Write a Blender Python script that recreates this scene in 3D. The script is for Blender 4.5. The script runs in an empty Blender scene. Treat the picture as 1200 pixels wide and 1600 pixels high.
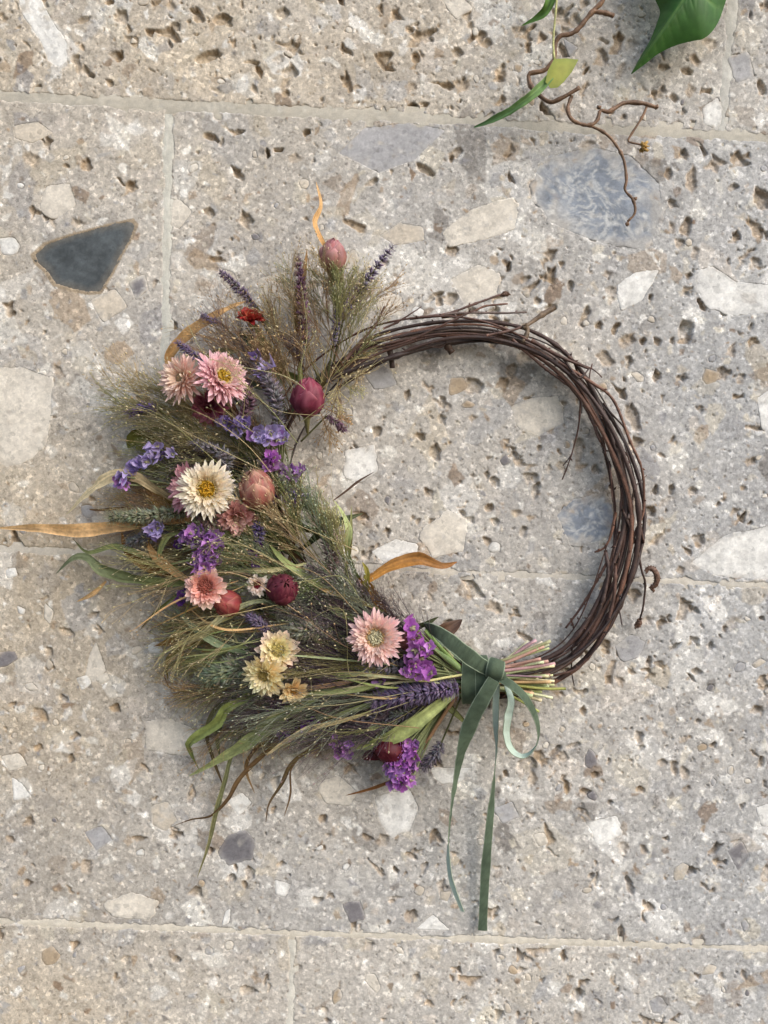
import bpy, math, random
import numpy as np
from mathutils import Matrix, Vector

random.seed(11)
rng = np.random.default_rng(11)

# ------------------------------------------------------------------ camera, sky, sun, exposure
SC = bpy.context.scene
COL = SC.collection
S = 0.0005                 # metres per photograph pixel on the wall face
Z0 = 1.5                   # height of the picture's middle
D = 0.74                   # camera distance from the wall

cam_data = bpy.data.cameras.new("camera")
cam_data.sensor_fit = 'VERTICAL'
cam_data.sensor_height = 36.0
cam_data.lens = 36.0 * D / 0.8
cam_data.clip_start = 0.01
cam_data.clip_end = 100.0
cam = bpy.data.objects.new("camera", cam_data)
COL.objects.link(cam)
cam.location = (0, -D, Z0)
cam.rotation_euler = (math.radians(90), 0, 0)
SC.camera = cam

SUN_DIR = Vector((0.66, -0.62, 0.60)).normalized()
world = bpy.data.worlds.new("World")
SC.world = world
world.use_nodes = True
wn = world.node_tree
wn.nodes.clear()
sky = wn.nodes.new('ShaderNodeTexSky')
sky.sky_type = 'NISHITA'
sky.sun_disc = False
sky.sun_elevation = math.asin(SUN_DIR.z)
sky.sun_rotation = math.atan2(SUN_DIR.x, SUN_DIR.y)
sky.air_density = 1.0
sky.dust_density = 1.6
sky.ozone_density = 1.0
bg = wn.nodes.new('ShaderNodeBackground')
bg.inputs['Strength'].default_value = 0.13
wo = wn.nodes.new('ShaderNodeOutputWorld')
wn.links.new(sky.outputs[0], bg.inputs[0])
wn.links.new(bg.outputs[0], wo.inputs[0])

sun_data = bpy.data.lights.new("sun", 'SUN')
sun_data.energy = 1.5
sun_data.angle = math.radians(50)
sun_data.color = (1.0, 0.98, 0.955)
sun = bpy.data.objects.new("sun", sun_data)
COL.objects.link(sun)
sun.location = SUN_DIR * 3
sun.rotation_euler = SUN_DIR.to_track_quat('Z', 'Y').to_euler()

SC.view_settings.view_transform = 'Standard'
SC.view_settings.look = 'None'
SC.view_settings.gamma = 1.0
SC.view_settings.use_curve_mapping = False
SC.view_settings.exposure = 0.68
SC.cycles.max_bounces = 6
SC.cycles.use_denoising = True

# ------------------------------------------------------------------ helpers
def lin(r, g, b):
    f = lambda c: (c / 255 / 12.92) if c <= 10 else ((c / 255 + 0.055) / 1.055) ** 2.4
    return np.array([f(r), f(g), f(b)])

def P(px, py, h=0.0):
    """Point that stands h millimetres off the wall and is seen at photograph pixel (px, py)."""
    k = 1 - h * 0.001 / D
    return np.array([(px - 600) * S * k, -h * 0.001, Z0 + (800 - py) * S * k])

def PP(pts):
    return np.array([P(*p) for p in pts])

def spline(pts, n, closed=False):
    """Catmull-Rom through pts (any dimension), n samples."""
    p = np.asarray(pts, float)
    if closed:
        p = np.vstack([p[-1], p, p[0], p[1]])
    else:
        p = np.vstack([2 * p[0] - p[1], p, 2 * p[-1] - p[-2]])
    m = len(p) - 3
    seg = np.linalg.norm(p[2:-1] - p[1:-2], axis=1)
    cum = np.concatenate([[0], np.cumsum(seg)])
    out = []
    for s in np.linspace(0, cum[-1], n):
        i = min(int(np.searchsorted(cum, s, 'right')) - 1, m - 1)
        t = (s - cum[i]) / max(seg[i], 1e-9)
        a, b, c, d = p[i:i + 4]
        out.append(0.5 * ((2 * b) + (c - a) * t + (2 * a - 5 * b + 4 * c - d) * t * t + (3 * b - a - 3 * c + d) * t ** 3))
    return np.array(out)

def unit(v):
    v = np.asarray(v, float)
    return v / np.maximum(np.linalg.norm(v, axis=-1, keepdims=True), 1e-12)

class MB:
    """Collects vertices, faces and a colour for each vertex; build() links ONE mesh object."""
    def __init__(self):
        self.v, self.c, self.q, self.t, self.n = [], [], [], [], 0

    def add(self, v, c, quads=None, tris=None):
        v = np.asarray(v, float).reshape(-1, 3)
        c = np.asarray(c, float)
        if c.ndim == 1:
            c = np.tile(c, (len(v), 1))
        self.v.append(v); self.c.append(c.reshape(-1, 3))
        if quads is not None and len(quads):
            self.q.append(np.asarray(quads, int).reshape(-1, 4) + self.n)
        if tris is not None and len(tris):
            self.t.append(np.asarray(tris, int).reshape(-1, 3) + self.n)
        self.n += len(v)

    def strands(self, paths, rad, col, sides=3):
        """Many thin tubes at once: paths (M,K,3), rad (M,K), col (M,K,3)."""
        paths = np.asarray(paths, float)
        M, K, _ = paths.shape
        tan = unit(np.gradient(paths, axis=1))
        ref = np.where(np.abs(tan[..., 1:2]) < 0.9, np.array([0, 1.0, 0]), np.array([1.0, 0, 0]))
        u = unit(np.cross(tan, ref)); w = np.cross(tan, u)
        ang = np.arange(sides) * 2 * math.pi / sides
        ring = (u[:, :, None] * np.cos(ang)[None, None, :, None] + w[:, :, None] * np.sin(ang)[None, None, :, None])
        v = paths[:, :, None] + ring * np.asarray(rad)[:, :, None, None]
        c = np.broadcast_to(np.asarray(col)[:, :, None], v.shape)
        m, k, s = np.meshgrid(np.arange(M), np.arange(K - 1), np.arange(sides), indexing='ij')
        s2 = (s + 1) % sides
        base = m * K * sides
        q = np.stack([base + k * sides + s, base + k * sides + s2, base + (k + 1) * sides + s2, base + (k + 1) * sides + s], -1)
        self.add(v, c, quads=q)

    def tube(self, path, rad, col, sides=8, cap=True):
        path = np.asarray(path, float); K = len(path)
        rad = np.broadcast_to(np.asarray(rad, float), (K,))
        col = np.asarray(col, float)
        if col.ndim == 1:
            col = np.tile(col, (K, 1))
        n0 = self.n
        self.strands(path[None], rad[None], col[None], sides)
        if cap:
            for e in (0, K - 1):
                self.add(path[e][None], col[e][None])
                i = self.n - 1
                ring = n0 + e * sides + np.arange(sides)
                self.t.append(np.stack([np.full(sides, i), ring, np.roll(ring, -1)], -1))

    def spindles(self, base, direc, length, rad, c0, c1):
        """Many small pointed grains: base (M,3), direc (M,3), length (M,), rad (M,)."""
        base = np.asarray(base, float); M = len(base)
        if M == 0: return
        d = unit(direc)
        ref = np.where(np.abs(d[:, 1:2]) < 0.9, np.array([0, 1.0, 0]), np.array([1.0, 0, 0]))
        u = unit(np.cross(d, ref)); w = np.cross(d, u)
        length = np.broadcast_to(length, (M,))[:, None]; rad = np.broadcast_to(rad, (M,))[:, None]
        mid = base + d * length * 0.42
        v = np.stack([base, mid + u * rad, mid + w * rad, mid - u * rad, mid - w * rad, base + d * length], 1)
        c0 = np.broadcast_to(c0, (M, 3)); c1 = np.broadcast_to(c1, (M, 3)); cm = (c0 + c1) / 2
        c = np.stack([c0, cm, cm, cm, cm, c1], 1)
        f = np.array([[0, 2, 1], [0, 3, 2], [0, 4, 3], [0, 1, 4], [5, 1, 2], [5, 2, 3], [5, 3, 4], [5, 4, 1]])
        self.add(v, c, tris=(f[None] + (np.arange(M) * 6)[:, None, None]))

    def mesh(self, name, mat, smooth=True):
        v = np.vstack(self.v).astype(np.float32); c = np.vstack(self.c)
        q = np.vstack(self.q) if self.q else np.zeros((0, 4), int)
        t = np.vstack(self.t) if self.t else np.zeros((0, 3), int)
        me = bpy.data.meshes.new(name)
        me.vertices.add(len(v)); me.vertices.foreach_set('co', v.ravel())
        nl = len(q) * 4 + len(t) * 3
        me.loops.add(nl)
        me.loops.foreach_set('vertex_index', np.concatenate([q.ravel(), t.ravel()]).astype(np.int32))
        me.polygons.add(len(q) + len(t))
        st = np.concatenate([np.arange(len(q)) * 4, len(q) * 4 + np.arange(len(t)) * 3]).astype(np.int32)
        me.polygons.foreach_set('loop_start', st)
        me.update(calc_edges=True)
        me.validate()
        me.polygons.foreach_set('use_smooth', np.full(len(me.polygons), smooth))
        a = me.attributes.new('Col', 'FLOAT_COLOR', 'POINT')
        a.data.foreach_set('color', np.hstack([np.clip(c, 0, 1), np.ones((len(c), 1))]).astype(np.float32).ravel())
        me.materials.append(mat)
        return me

    def build(self, name, mat, parent=None, smooth=True):
        return link(name, self.mesh(name, mat, smooth), parent)

def link(name, me, parent=None):
    o = bpy.data.objects.new(name, me)
    COL.objects.link(o)
    if parent is not None:
        o.parent = parent
        o.matrix_parent_inverse = WORLD_INV.get(parent.name, Matrix())
    return o

WORLD_INV = {}
def empty(name, loc, parent=None, rot=None):
    o = bpy.data.objects.new(name, None)
    COL.objects.link(o)
    o.empty_display_size = 0.02
    m = Matrix.Translation(Vector(loc))
    if rot is not None:
        m = m @ rot.to_4x4()
    if parent is not None:
        o.parent = parent
        o.matrix_parent_inverse = WORLD_INV.get(parent.name, Matrix())
    o.matrix_basis = m
    WORLD_INV[o.name] = m.inverted()
    return o

def tag(o, label=None, cat=None, group=None, kind=None):
    if label: o['label'] = label
    if cat: o['category'] = cat
    if group: o['group'] = group
    if kind: o['kind'] = kind
    return o

def jit(c, a=0.12):
    return np.clip(np.asarray(c) * (1 + a * rng.standard_normal()) * (1 + 0.4 * a * rng.standard_normal(3)), 0, 1)

# ------------------------------------------------------------------ materials
def material(name, rough=0.7, spec=0.3, transl=0.0, noise=0.25, scale=900.0, bump=0.0, bscale=2500.0, sheen=0.0, stretch=None):
    m = bpy.data.materials.new(name); m.use_nodes = True
    nt = m.node_tree; N = nt.nodes; L = nt.links
    N.clear()
    out = N.new('ShaderNodeOutputMaterial')
    b = N.new('ShaderNodeBsdfPrincipled')
    at = N.new('ShaderNodeAttribute'); at.attribute_name = 'Col'
    tc = N.new('ShaderNodeTexCoord')
    src = tc.outputs['Object']
    if stretch:
        mp = N.new('ShaderNodeMapping'); mp.inputs['Scale'].default_value = stretch
        L.new(src, mp.inputs[0]); src = mp.outputs[0]
    nz = N.new('ShaderNodeTexNoise'); nz.inputs['Scale'].default_value = scale; nz.inputs['Detail'].default_value = 4
    L.new(src, nz.inputs['Vector'])
    mr = N.new('ShaderNodeMapRange')
    mr.inputs['From Min'].default_value = 0.25; mr.inputs['From Max'].default_value = 0.75
    mr.inputs['To Min'].default_value = 1 - noise; mr.inputs['To Max'].default_value = 1 + noise
    L.new(nz.outputs['Fac'], mr.inputs['Value'])
    mul = N.new('ShaderNodeVectorMath'); mul.operation = 'SCALE'
    L.new(at.outputs['Color'], mul.inputs[0]); L.new(mr.outputs[0], mul.inputs['Scale'])
    L.new(mul.outputs[0], b.inputs['Base Color'])
    b.inputs['Roughness'].default_value = rough
    b.inputs['Specular IOR Level'].default_value = spec
    if sheen:
        b.inputs['Sheen Weight'].default_value = sheen
        b.inputs['Sheen Roughness'].default_value = 0.4
        b.inputs['Sheen Tint'].default_value = (0.55, 0.75, 0.6, 1)
    if bump:
        bz = N.new('ShaderNodeTexNoise'); bz.inputs['Scale'].default_value = bscale; bz.inputs['Detail'].default_value = 5
        L.new(src, bz.inputs['Vector'])
        bp = N.new('ShaderNodeBump'); bp.inputs['Strength'].default_value = bump; bp.inputs['Distance'].default_value = 0.0006
        L.new(bz.outputs['Fac'], bp.inputs['Height']); L.new(bp.outputs[0], b.inputs['Normal'])
    if transl:
        tr = N.new('ShaderNodeBsdfTranslucent'); L.new(mul.outputs[0], tr.inputs['Color'])
        mx = N.new('ShaderNodeMixShader'); mx.inputs[0].default_value = transl
        L.new(b.outputs[0], mx.inputs[1]); L.new(tr.outputs[0], mx.inputs[2]); L.new(mx.outputs[0], out.inputs[0])
    else:
        L.new(b.outputs[0], out.inputs[0])
    return m

M_STONE = material('conglomerate_stone', rough=0.92, spec=0.2, noise=0.12, scale=1500, bump=0.42, bscale=1700)
def add_grains(m, levels):
    """Sharp mineral grains: cells of a warped Voronoi pattern, each a little lighter or darker."""
    nt = m.node_tree; N = nt.nodes; L = nt.links
    b = next(n for n in N if n.type == 'BSDF_PRINCIPLED')
    src = b.inputs['Base Color'].links[0].from_socket
    tc = next(n for n in N if n.type == 'TEX_COORD')
    wz = N.new('ShaderNodeTexNoise'); wz.inputs['Scale'].default_value = 450; wz.inputs['Detail'].default_value = 3
    L.new(tc.outputs['Object'], wz.inputs['Vector'])
    off = N.new('ShaderNodeVectorMath'); off.operation = 'MULTIPLY_ADD'
    off.inputs[1].default_value = (0.0035, 0.0035, 0.0035)
    L.new(wz.outputs['Color'], off.inputs[0]); L.new(tc.outputs['Object'], off.inputs[2])
    for sc, lo, hi, p in levels:
        vo = N.new('ShaderNodeTexVoronoi'); vo.inputs['Scale'].default_value = sc; vo.inputs['Randomness'].default_value = 1
        L.new(off.outputs[0], vo.inputs['Vector'])
        sep = N.new('ShaderNodeSeparateColor'); L.new(vo.outputs['Color'], sep.inputs[0])
        pw = N.new('ShaderNodeMath'); pw.operation = 'POWER'; pw.inputs[1].default_value = p
        L.new(sep.outputs[0], pw.inputs[0])
        mr = N.new('ShaderNodeMapRange'); mr.inputs['To Min'].default_value = lo; mr.inputs['To Max'].default_value = hi
        L.new(pw.outputs[0], mr.inputs['Value'])
        mu = N.new('ShaderNodeVectorMath'); mu.operation = 'SCALE'
        L.new(src, mu.inputs[0]); L.new(mr.outputs[0], mu.inputs['Scale']); src = mu.outputs[0]
    L.new(src, b.inputs['Base Color'])
add_grains(M_STONE, [(240, 0.94, 1.10, 2.0), (380, 0.95, 1.5, 7.0), (520, 1.03, 0.66, 10.0), (900, 0.90, 1.14, 1.6)])
M_PEBBLE = material('pebble_stone', rough=0.85, spec=0.25, noise=0.09, scale=500, bump=0.3, bscale=1500)
add_grains(M_PEBBLE, [(700, 0.93, 1.08, 1.5), (330, 1.02, 0.78, 8.0)])
M_MORTAR = material('mortar', rough=0.95, spec=0.1, noise=0.12, scale=1200, bump=0.5, bscale=2200)
M_BARK = material('twig_bark', rough=0.5, spec=0.4, noise=0.4, scale=700, bump=0.5, bscale=1500)
M_PETAL = material('papery_petal', rough=0.5, spec=0.35, transl=0.36, noise=0.08, scale=900)
M_LEAF = material('dried_leaf', rough=0.6, spec=0.35, transl=0.18, noise=0.22, scale=500)
M_IVY = material('ivy_leaf', rough=0.55, spec=0.35, transl=0.12, noise=0.18, scale=160)
M_FINE = material('fine_grass', rough=0.7, spec=0.25, transl=0.3, noise=0.2, scale=600)
M_STEM = material('cut_stem', rough=0.65, spec=0.3, noise=0.25, scale=900)
M_RIBBON = material('velvet_ribbon', rough=0.8, spec=0.15, noise=0.12, scale=1500, bump=0.25, bscale=3500, sheen=0.14)

# ------------------------------------------------------------------ the wall: rasters of relief and stone colour
X0, X1, Y0, Y1 = -420, 1620, -420, 2020            # extent in photograph pixels
W_, H_ = X1 - X0, Y1 - Y0

def vnoise(cell, cellx=None):
    cy = cell; cx = cellx or cell
    gy, gx = int(H_ / cy) + 3, int(W_ / cx) + 3
    g = rng.random((gy, gx)).astype(np.float32) * 2 - 1
    y = np.arange(H_, dtype=np.float32) / cy; x = np.arange(W_, dtype=np.float32) / cx
    iy = y.astype(int); ix = x.astype(int)
    fy = (y - iy); fx = (x - ix)
    fy = (fy * fy * (3 - 2 * fy))[:, None]; fx = (fx * fx * (3 - 2 * fx))[None]
    r0 = g[iy]; r1 = g[iy + 1]
    r = r0 * (1 - fy) + r1 * fy
    return r[:, ix] * (1 - fx) + r[:, ix + 1] * fx

def fbm(cell, octs=4, gain=0.5):
    s = 0; a = 1.0; tot = 0
    for k in range(octs):
        s = s + a * vnoise(max(cell / 2 ** k, 1.01)); tot += a; a *= gain
    return s / tot

YY, XX = np.mgrid[Y0:Y1, X0:X1].astype(np.float32)
WX = XX + 2.2 * vnoise(9) + 1.0 * vnoise(4)
WY = YY + 2.2 * vnoise(9) + 1.0 * vnoise(4)

def jy(k, x):
    xs, ys = [([-420, 0, 260, 600, 880, 1200, 1620], [128, 150, 164, 181, 199, 215, 236]),
              ([-420, 0, 260, 700, 1200, 1620], [846, 858, 868, 893, 915, 934]),
              ([-420, 0, 455, 640, 1200, 1620], [1424, 1440, 1458, 1464, 1483, 1498])][k]
    return np.interp(x, xs, ys)

def jx(k, y):
    return [np.interp(y, [-420, 0, 208], [1190, 1146, 1126]), np.interp(y, [160, 530, 870], [264, 258, 254]),
            np.interp(y, [1455, 1600, 2020], [457, 453, 444])][k]

# base colour of the stone: beige to the left and top, greyer to the right and low down; then a warmer patch
row = (YY > jy(0, XX)).astype(int) + (YY > jy(1, XX)) + (YY > jy(2, XX))
warm = np.clip(0.62 - (XX - 100) / 1150 * 0.62 + 0.22 * (row == 0) + 0.12 * (row == 3) + 0.28 * fbm(260, 3) + 0.35 * np.exp(-((XX - 90) / 190) ** 2 - ((YY - 840) / 260) ** 2), 0, 1)[..., None]  # last term: warmer hue patch on the wall left of the bouquet
tone = 1 + 0.10 * fbm(170, 4) + 0.05 * (row == 0) + 0.06 * (row == 3) - 0.07 * ((row == 2) & (XX < 500))
cool_c = lin(180, 178, 175); warm_c = lin(188, 174, 153)
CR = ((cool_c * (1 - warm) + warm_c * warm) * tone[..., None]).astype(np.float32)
base_relief = (0.55 * fbm(190, 3)).astype(np.float32)
rough_row = np.where(row == 0, 1.0, np.where(row == 3, 0.45, 0.30 + 0.3 * np.clip((XX - 500) / 500, 0, 1))).astype(np.float32)
crag = fbm(34, 4)
HR = base_relief + (0.25 + 0.75 * rough_row) * (0.55 * crag + 0.55 * np.minimum(fbm(16, 3) + 0.15, 0) * 2) + 0.24 * fbm(7, 3) + 0.11 * vnoise(2.6)
CR *= (1 + 0.13 * fbm(40, 4) + 0.16 * fbm(9, 3) + 0.14 * vnoise(2.2))[..., None].astype(np.float32)
# lime bloom and grey patches in the binder
bloom = np.clip(fbm(70, 5) * 2.2 - 0.15, 0, 1)[..., None]
CR += (lin(200, 196, 188).astype(np.float32) - CR) * (bloom * 0.2).astype(np.float32)
ash = np.clip(fbm(55, 5) * 2.4 - 0.35, 0, 1)[..., None]
CR += (lin(146, 143, 142).astype(np.float32) - CR) * (ash * 0.3).astype(np.float32)

def win(cx, cy, R):
    a, b = int(cx - R) - X0, int(cx + R) + 2 - X0
    c, d = int(cy - R) - Y0, int(cy + R) + 2 - Y0
    return slice(max(c, 0), max(min(d, H_), 0)), slice(max(a, 0), max(min(b, W_), 0))

def poly_r(cx, cy, a, b, rot, n, irr=0.25, warp=True, phases=None):
    """Distance ratio (<1 inside) of an irregular angular outline around (cx, cy)."""
    w = win(cx, cy, max(a, b) * 1.45 + 5)
    x = (WX if warp else XX)[w] - cx; y = (WY if warp else YY)[w] - cy
    if x.size == 0: return w, None
    cs, sn = math.cos(rot), math.sin(rot)
    u = (x * cs + y * sn) / a; v = (-x * sn + y * cs) / b
    r = np.full(u.shape, -9, np.float32)
    for k in range(n):
        p = 2 * math.pi * (k + 0.7 * (random.random() - 0.5)) / n
        r = np.maximum(r, (u * math.cos(p) + v * math.sin(p)) / (1 - irr * random.random()))
    return w, r

CLAST_C = [lin(228, 223, 212), lin(205, 196, 178), lin(190, 178, 158), lin(172, 170, 168), lin(160, 158, 156),
           lin(168, 146, 120), lin(145, 143, 144), lin(222, 218, 210), lin(196, 186, 174), lin(150, 132, 112)]
CLAST_C += [lin(122, 116, 110), lin(236, 232, 224), lin(128, 104, 80)]
CLAST_W = [5, 4, 3, 3, 2.4, 2.2, 1.6, 4, 4, 1.6, 1.3, 3, 1.3]

def small_clasts(n, lo, hi, alpha, lift):
    for _ in range(n):
        s = lo * (hi / lo) ** (random.random() ** 1.7)
        cx = random.uniform(X0, X1); cy = random.uniform(Y0, Y1)
        if not (-40 < cx < 1240 and -40 < cy < 1640) and random.random() < 0.55: continue
        w, r = poly_r(cx, cy, s * random.uniform(0.8, 1.5), s * random.uniform(0.5, 1), random.random() * 3.14, random.choice([4, 5, 5, 6]))
        if r is None: continue
        m = np.clip((1 - r) * s / 1.1, 0, 1) * alpha * random.uniform(0.45, 1)
        c = random.choices(CLAST_C, CLAST_W)[0] * random.uniform(0.9, 1.1)
        CR[w] += (c.astype(np.float32) - CR[w]) * m[..., None]
        HR[w] += m * lift * random.uniform(-0.6, 1)

small_clasts(260, 24, 52, 0.6, 0.25)
small_clasts(1500, 9, 26, 0.72, 0.3)
small_clasts(6500, 3.5, 9, 0.85, 0.4)
small_clasts(26000, 1.3, 3.6, 0.95, 0.35)

# ---- large pebbles set in the stone (outlines in photograph pixels, colour)
WHT, CRM, BGE, GRY = lin(230, 227, 220), lin(218, 209, 194), lin(204, 192, 174), lin(170, 168, 168)
BLU, SLA, DRK = lin(138, 145, 155), lin(80, 85, 87), lin(120, 116, 118)
pebbles = [
    ([(50, 398), (70, 380), (112, 366), (160, 353), (205, 343), (214, 353), (205, 374), (190, 398), (176, 428), (158, 457), (138, 459), (108, 453), (84, 445), (70, 424), (56, 412)], SLA, 'slate'),
    ([(-14, 568), (40, 570), (84, 588), (82, 640), (74, 695), (40, 728), (8, 734), (-14, 720)], CRM, ''),
    ([(22, -14), (58, -14), (80, 30), (106, 68), (106, 98), (92, 108), (76, 98), (62, 62), (36, 24)], WHT, ''),
    ([(-4, 372), (22, 370), (32, 384), (24, 398), (4, 398)], WHT, ''),
    ([(832, 262), (870, 236), (930, 226), (990, 240), (1036, 286), (1040, 330), (1022, 388), (965, 390), (905, 372), (856, 350), (830, 310)], BLU, 'vein'),
    ([(688, 362), (738, 326), (800, 306), (812, 330), (806, 358), (762, 374), (700, 388)], CRM, ''),
    ([(1090, 420), (1112, 414), (1150, 440), (1214, 446), (1214, 488), (1150, 496), (1104, 482), (1086, 452)], WHT, ''),
    ([(1096, 168), (1122, 150), (1132, 176), (1122, 206), (1100, 192)], WHT, ''),
    ([(796, 634), (834, 620), (874, 618), (884, 660), (842, 682), (806, 668)], CRM, ''),
    ([(540, 702), (586, 694), (592, 736), (562, 756), (536, 744)], WHT, ''),
    ([(578, 862), (618, 842), (656, 850), (650, 874), (600, 880)], WHT, ''),
    ([(652, 834), (700, 794), (732, 814), (726, 862), (674, 872)], CRM, ''),
    ([(1076, 880), (1130, 836), (1214, 818), (1214, 908), (1120, 902)], WHT, ''),
    ([(868, 806), (896, 778), (950, 768), (962, 812), (950, 842), (892, 858)], BLU, 'vein'),
    ([(584, 1244), (640, 1230), (656, 1262), (640, 1300), (610, 1312), (592, 1284)], WHT, ''),
    ([(670, 1200), (738, 1200), (722, 1222), (688, 1226), (678, 1214)], WHT, ''),
    ([(914, 1284), (964, 1274), (974, 1304), (936, 1322)], WHT, ''),
    ([(650, 1452), (676, 1428), (704, 1454)], WHT, ''),
    ([(338, 1332), (356, 1304), (384, 1296), (398, 1312), (396, 1344), (356, 1352)], lin(112, 109, 112), ''),
    ([(226, 1126), (262, 1122), (300, 1136), (324, 1160), (310, 1184), (262, 1178), (228, 1172)], CRM, ''),
    ([(354, 1252), (378, 1238), (394, 1254), (374, 1276)], WHT, ''),
    ([(18, 1214), (34, 1224), (50, 1246), (20, 1252)], WHT, ''),
    ([(492, 1224), (530, 1212), (560, 1238), (546, 1260), (506, 1254)], CRM, ''),
    ([(158, 1412), (206, 1394), (250, 1408), (236, 1438), (176, 1434)], CRM, ''),
    ([(-10, 1018), (24, 1018), (28, 1030), (8, 1042), (-10, 1042)], DRK, ''),
    ([(230, 1008), (248, 1000), (256, 1020), (234, 1021)], WHT, ''),
    ([(584, 470), (606, 456), (628, 464), (632, 490), (598, 498)], CRM, ''),
    ([(400, 436), (446, 422), (460, 460), (444, 494), (408, 484)], BGE, ''),
    ([(592, 368), (624, 348), (660, 354), (664, 376), (616, 384)], BGE, ''),
    ([(702, 436), (748, 412), (784, 428), (776, 464), (728, 482)], CRM, ''),
    ([(962, 446), (994, 424), (1032, 420), (1004, 470), (970, 486)], WHT, ''),
    ([(524, 240), (566, 200), (640, 190), (700, 202), (650, 250), (590, 272)], GRY, ''),
    ([(1136, 1330), (1160, 1314), (1172, 1338), (1154, 1362)], DRK, ''),
    ([(1182, 620), (1214, 606), (1214, 690), (1190, 672)], WHT, ''),
    ([(560, 570), (606, 566), (622, 602), (584, 610)], GRY, ''),
    ([(150, 1002), (166, 1048), (148, 1068), (132, 1058), (140, 1018)], CRM, ''),
    ([(428, 1374), (456, 1382), (446, 1402), (430, 1398)], WHT, ''),
    ([(346, 1446), (352, 1424), (360, 1420), (358, 1442)], WHT, ''),
    ([(236, 1258), (262, 1252), (278, 1282), (258, 1300), (238, 1290)], BGE, ''),
    ([(534, 1412), (562, 1406), (572, 1436), (548, 1442)], DRK, ''),
    ([(130, 1300), (160, 1290), (176, 1312), (150, 1330)], GRY, ''),
    ([(832, 1304), (850, 1300), (858, 1318), (842, 1324)], CRM, ''),
    ([(1180, 1262), (1214, 1252), (1214, 1290), (1190, 1292)], WHT, ''),
    ([(960, 1010), (986, 990), (1010, 1004), (996, 1030), (970, 1034)], GRY, ''),
    ([(770, 1264), (800, 1252), (812, 1276), (786, 1288)], GRY, ''),
    ([(0, 1182), (30, 1176), (44, 1196), (14, 1206)], CRM, ''),
    ([(118, 1060), (136, 1054), (144, 1068), (128, 1080)], WHT, ''),
    ([(148, 1062), (166, 1050), (172, 1062), (158, 1070)], CRM, ''),
    ([(8, 890), (24, 886), (28, 900), (10, 904)], WHT, ''),
    ([(26, 946), (40, 952), (36, 962), (28, 958)], WHT, ''),
    ([(70, 942), (84, 956), (78, 976), (68, 966)], CRM, ''),
    ([(300, 560), (330, 570), (340, 600), (310, 610)], BGE, ''),
    ([(140, 470), (180, 450), (200, 480), (160, 506)], BGE, ''),
    ([(200, 440), (226, 428), (232, 452), (212, 470)], DRK, 'vein'),
    ([(70, 290), (110, 285), (120, 320), (84, 344), (60, 326)], CRM, ''),
    ([(268, 310), (282, 312), (300, 330), (280, 360), (266, 352)], CRM, ''),
    ([(690, 0), (720, -10), (740, 14), (712, 30)], CRM, ''),
    ([(1136, 90), (1170, 80), (1180, 120), (1150, 130)], GRY, ''),
    ([(880, 60), (904, 74), (890, 90)], GRY, ''),
    ([(20, 196), (60, 190), (84, 208), (50, 224), (22, 216)], BGE, ''),
]
taken = [(sum(p[0] for p in q) / len(q), sum(p[1] for p in q) / len(q), 0.6 * max(max(p[0] for p in q) - min(p[0] for p in q), max(p[1] for p in q) - min(p[1] for p in q))) for q, _, _ in pebbles]
tries = 0
while len(pebbles) < 230 and tries < 4000:            # medium pebbles between them
    tries += 1
    s = 6.0 * (19 / 6.0) ** (random.random() ** 1.8)
    cx, cy = random.uniform(-60, 1260), random.uniform(-60, 1660)
    if any((cx - a) ** 2 + (cy - b) ** 2 < (r + s + 3) ** 2 for a, b, r in taken): continue
    if min(abs(cy - jy(k, cx)) for k in range(3)) < s + 9: continue
    if min(abs(cx - jx(0, cy)) if cy < 215 else 99, abs(cx - jx(1, cy)) if 160 < cy < 870 else 99, abs(cx - jx(2, cy)) if cy > 1450 else 99) < s + 9: continue
    n = random.choice([4, 5, 5, 6, 7]); rot = random.random() * 6.28; asp = random.uniform(0.55, 1)
    pts = []
    for k in range(n):
        a = 2 * math.pi * (k + random.uniform(-.3, .3)) / n; rr = s * random.uniform(0.75, 1.15)
        x, y = rr * math.cos(a), rr * math.sin(a) * asp
        pts.append((cx + x * math.cos(rot) - y * math.sin(rot), cy + x * math.sin(rot) + y * math.cos(rot)))
    c = random.choices([WHT, CRM, BGE, GRY, DRK, lin(176, 156, 130)], [1.8, 4.5, 5, 3, .9, 1.6])[0]
    pebbles.append((pts, c * random.uniform(0.88, 1.05), '')); taken.append((cx, cy, s))

def inside_poly(poly, w):
    x, y = XX[w], YY[w]
    ins = np.zeros(x.shape, bool); n = len(poly)
    for i in range(n):
        xa, ya = poly[i]; xb, yb = poly[(i + 1) % n]
        if ya == yb: continue
        ins ^= ((ya > y) != (yb > y)) & (x < (xb - xa) * (y - ya) / (yb - ya) + xa)
    return ins

# ---- pits: hollows left by weathered-out grains
PITS = np.zeros((H_, W_), np.float32)
TINT = np.zeros((H_, W_), np.float32)
def pit(cx, cy, a, b, rot=0.0, depth=4.0, n=7, edge=0.3, tint=None):
    w, r = poly_r(cx, cy, a, b, rot, n, 0.42)
    if r is None: return
    t = np.clip((1 - r) / edge, 0, 1); t = t * t * (3 - 2 * t)
    tilt = 1 + 0.45 * np.clip(((XX[w] - cx) * 0.7 - (YY[w] - cy) * 0.7) / max(a, b), -1, 1)
    if min(a, b) > 5.5: depth *= 0.72
    PITS[w] = np.maximum(PITS[w], depth * t * tilt * (1 + 0.5 * crag[w]))
    TINT[w] = np.maximum(TINT[w], np.clip((1.12 - r) / 0.3, 0, 1) * (random.uniform(0.25, 0.85) if tint is None else tint))

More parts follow.
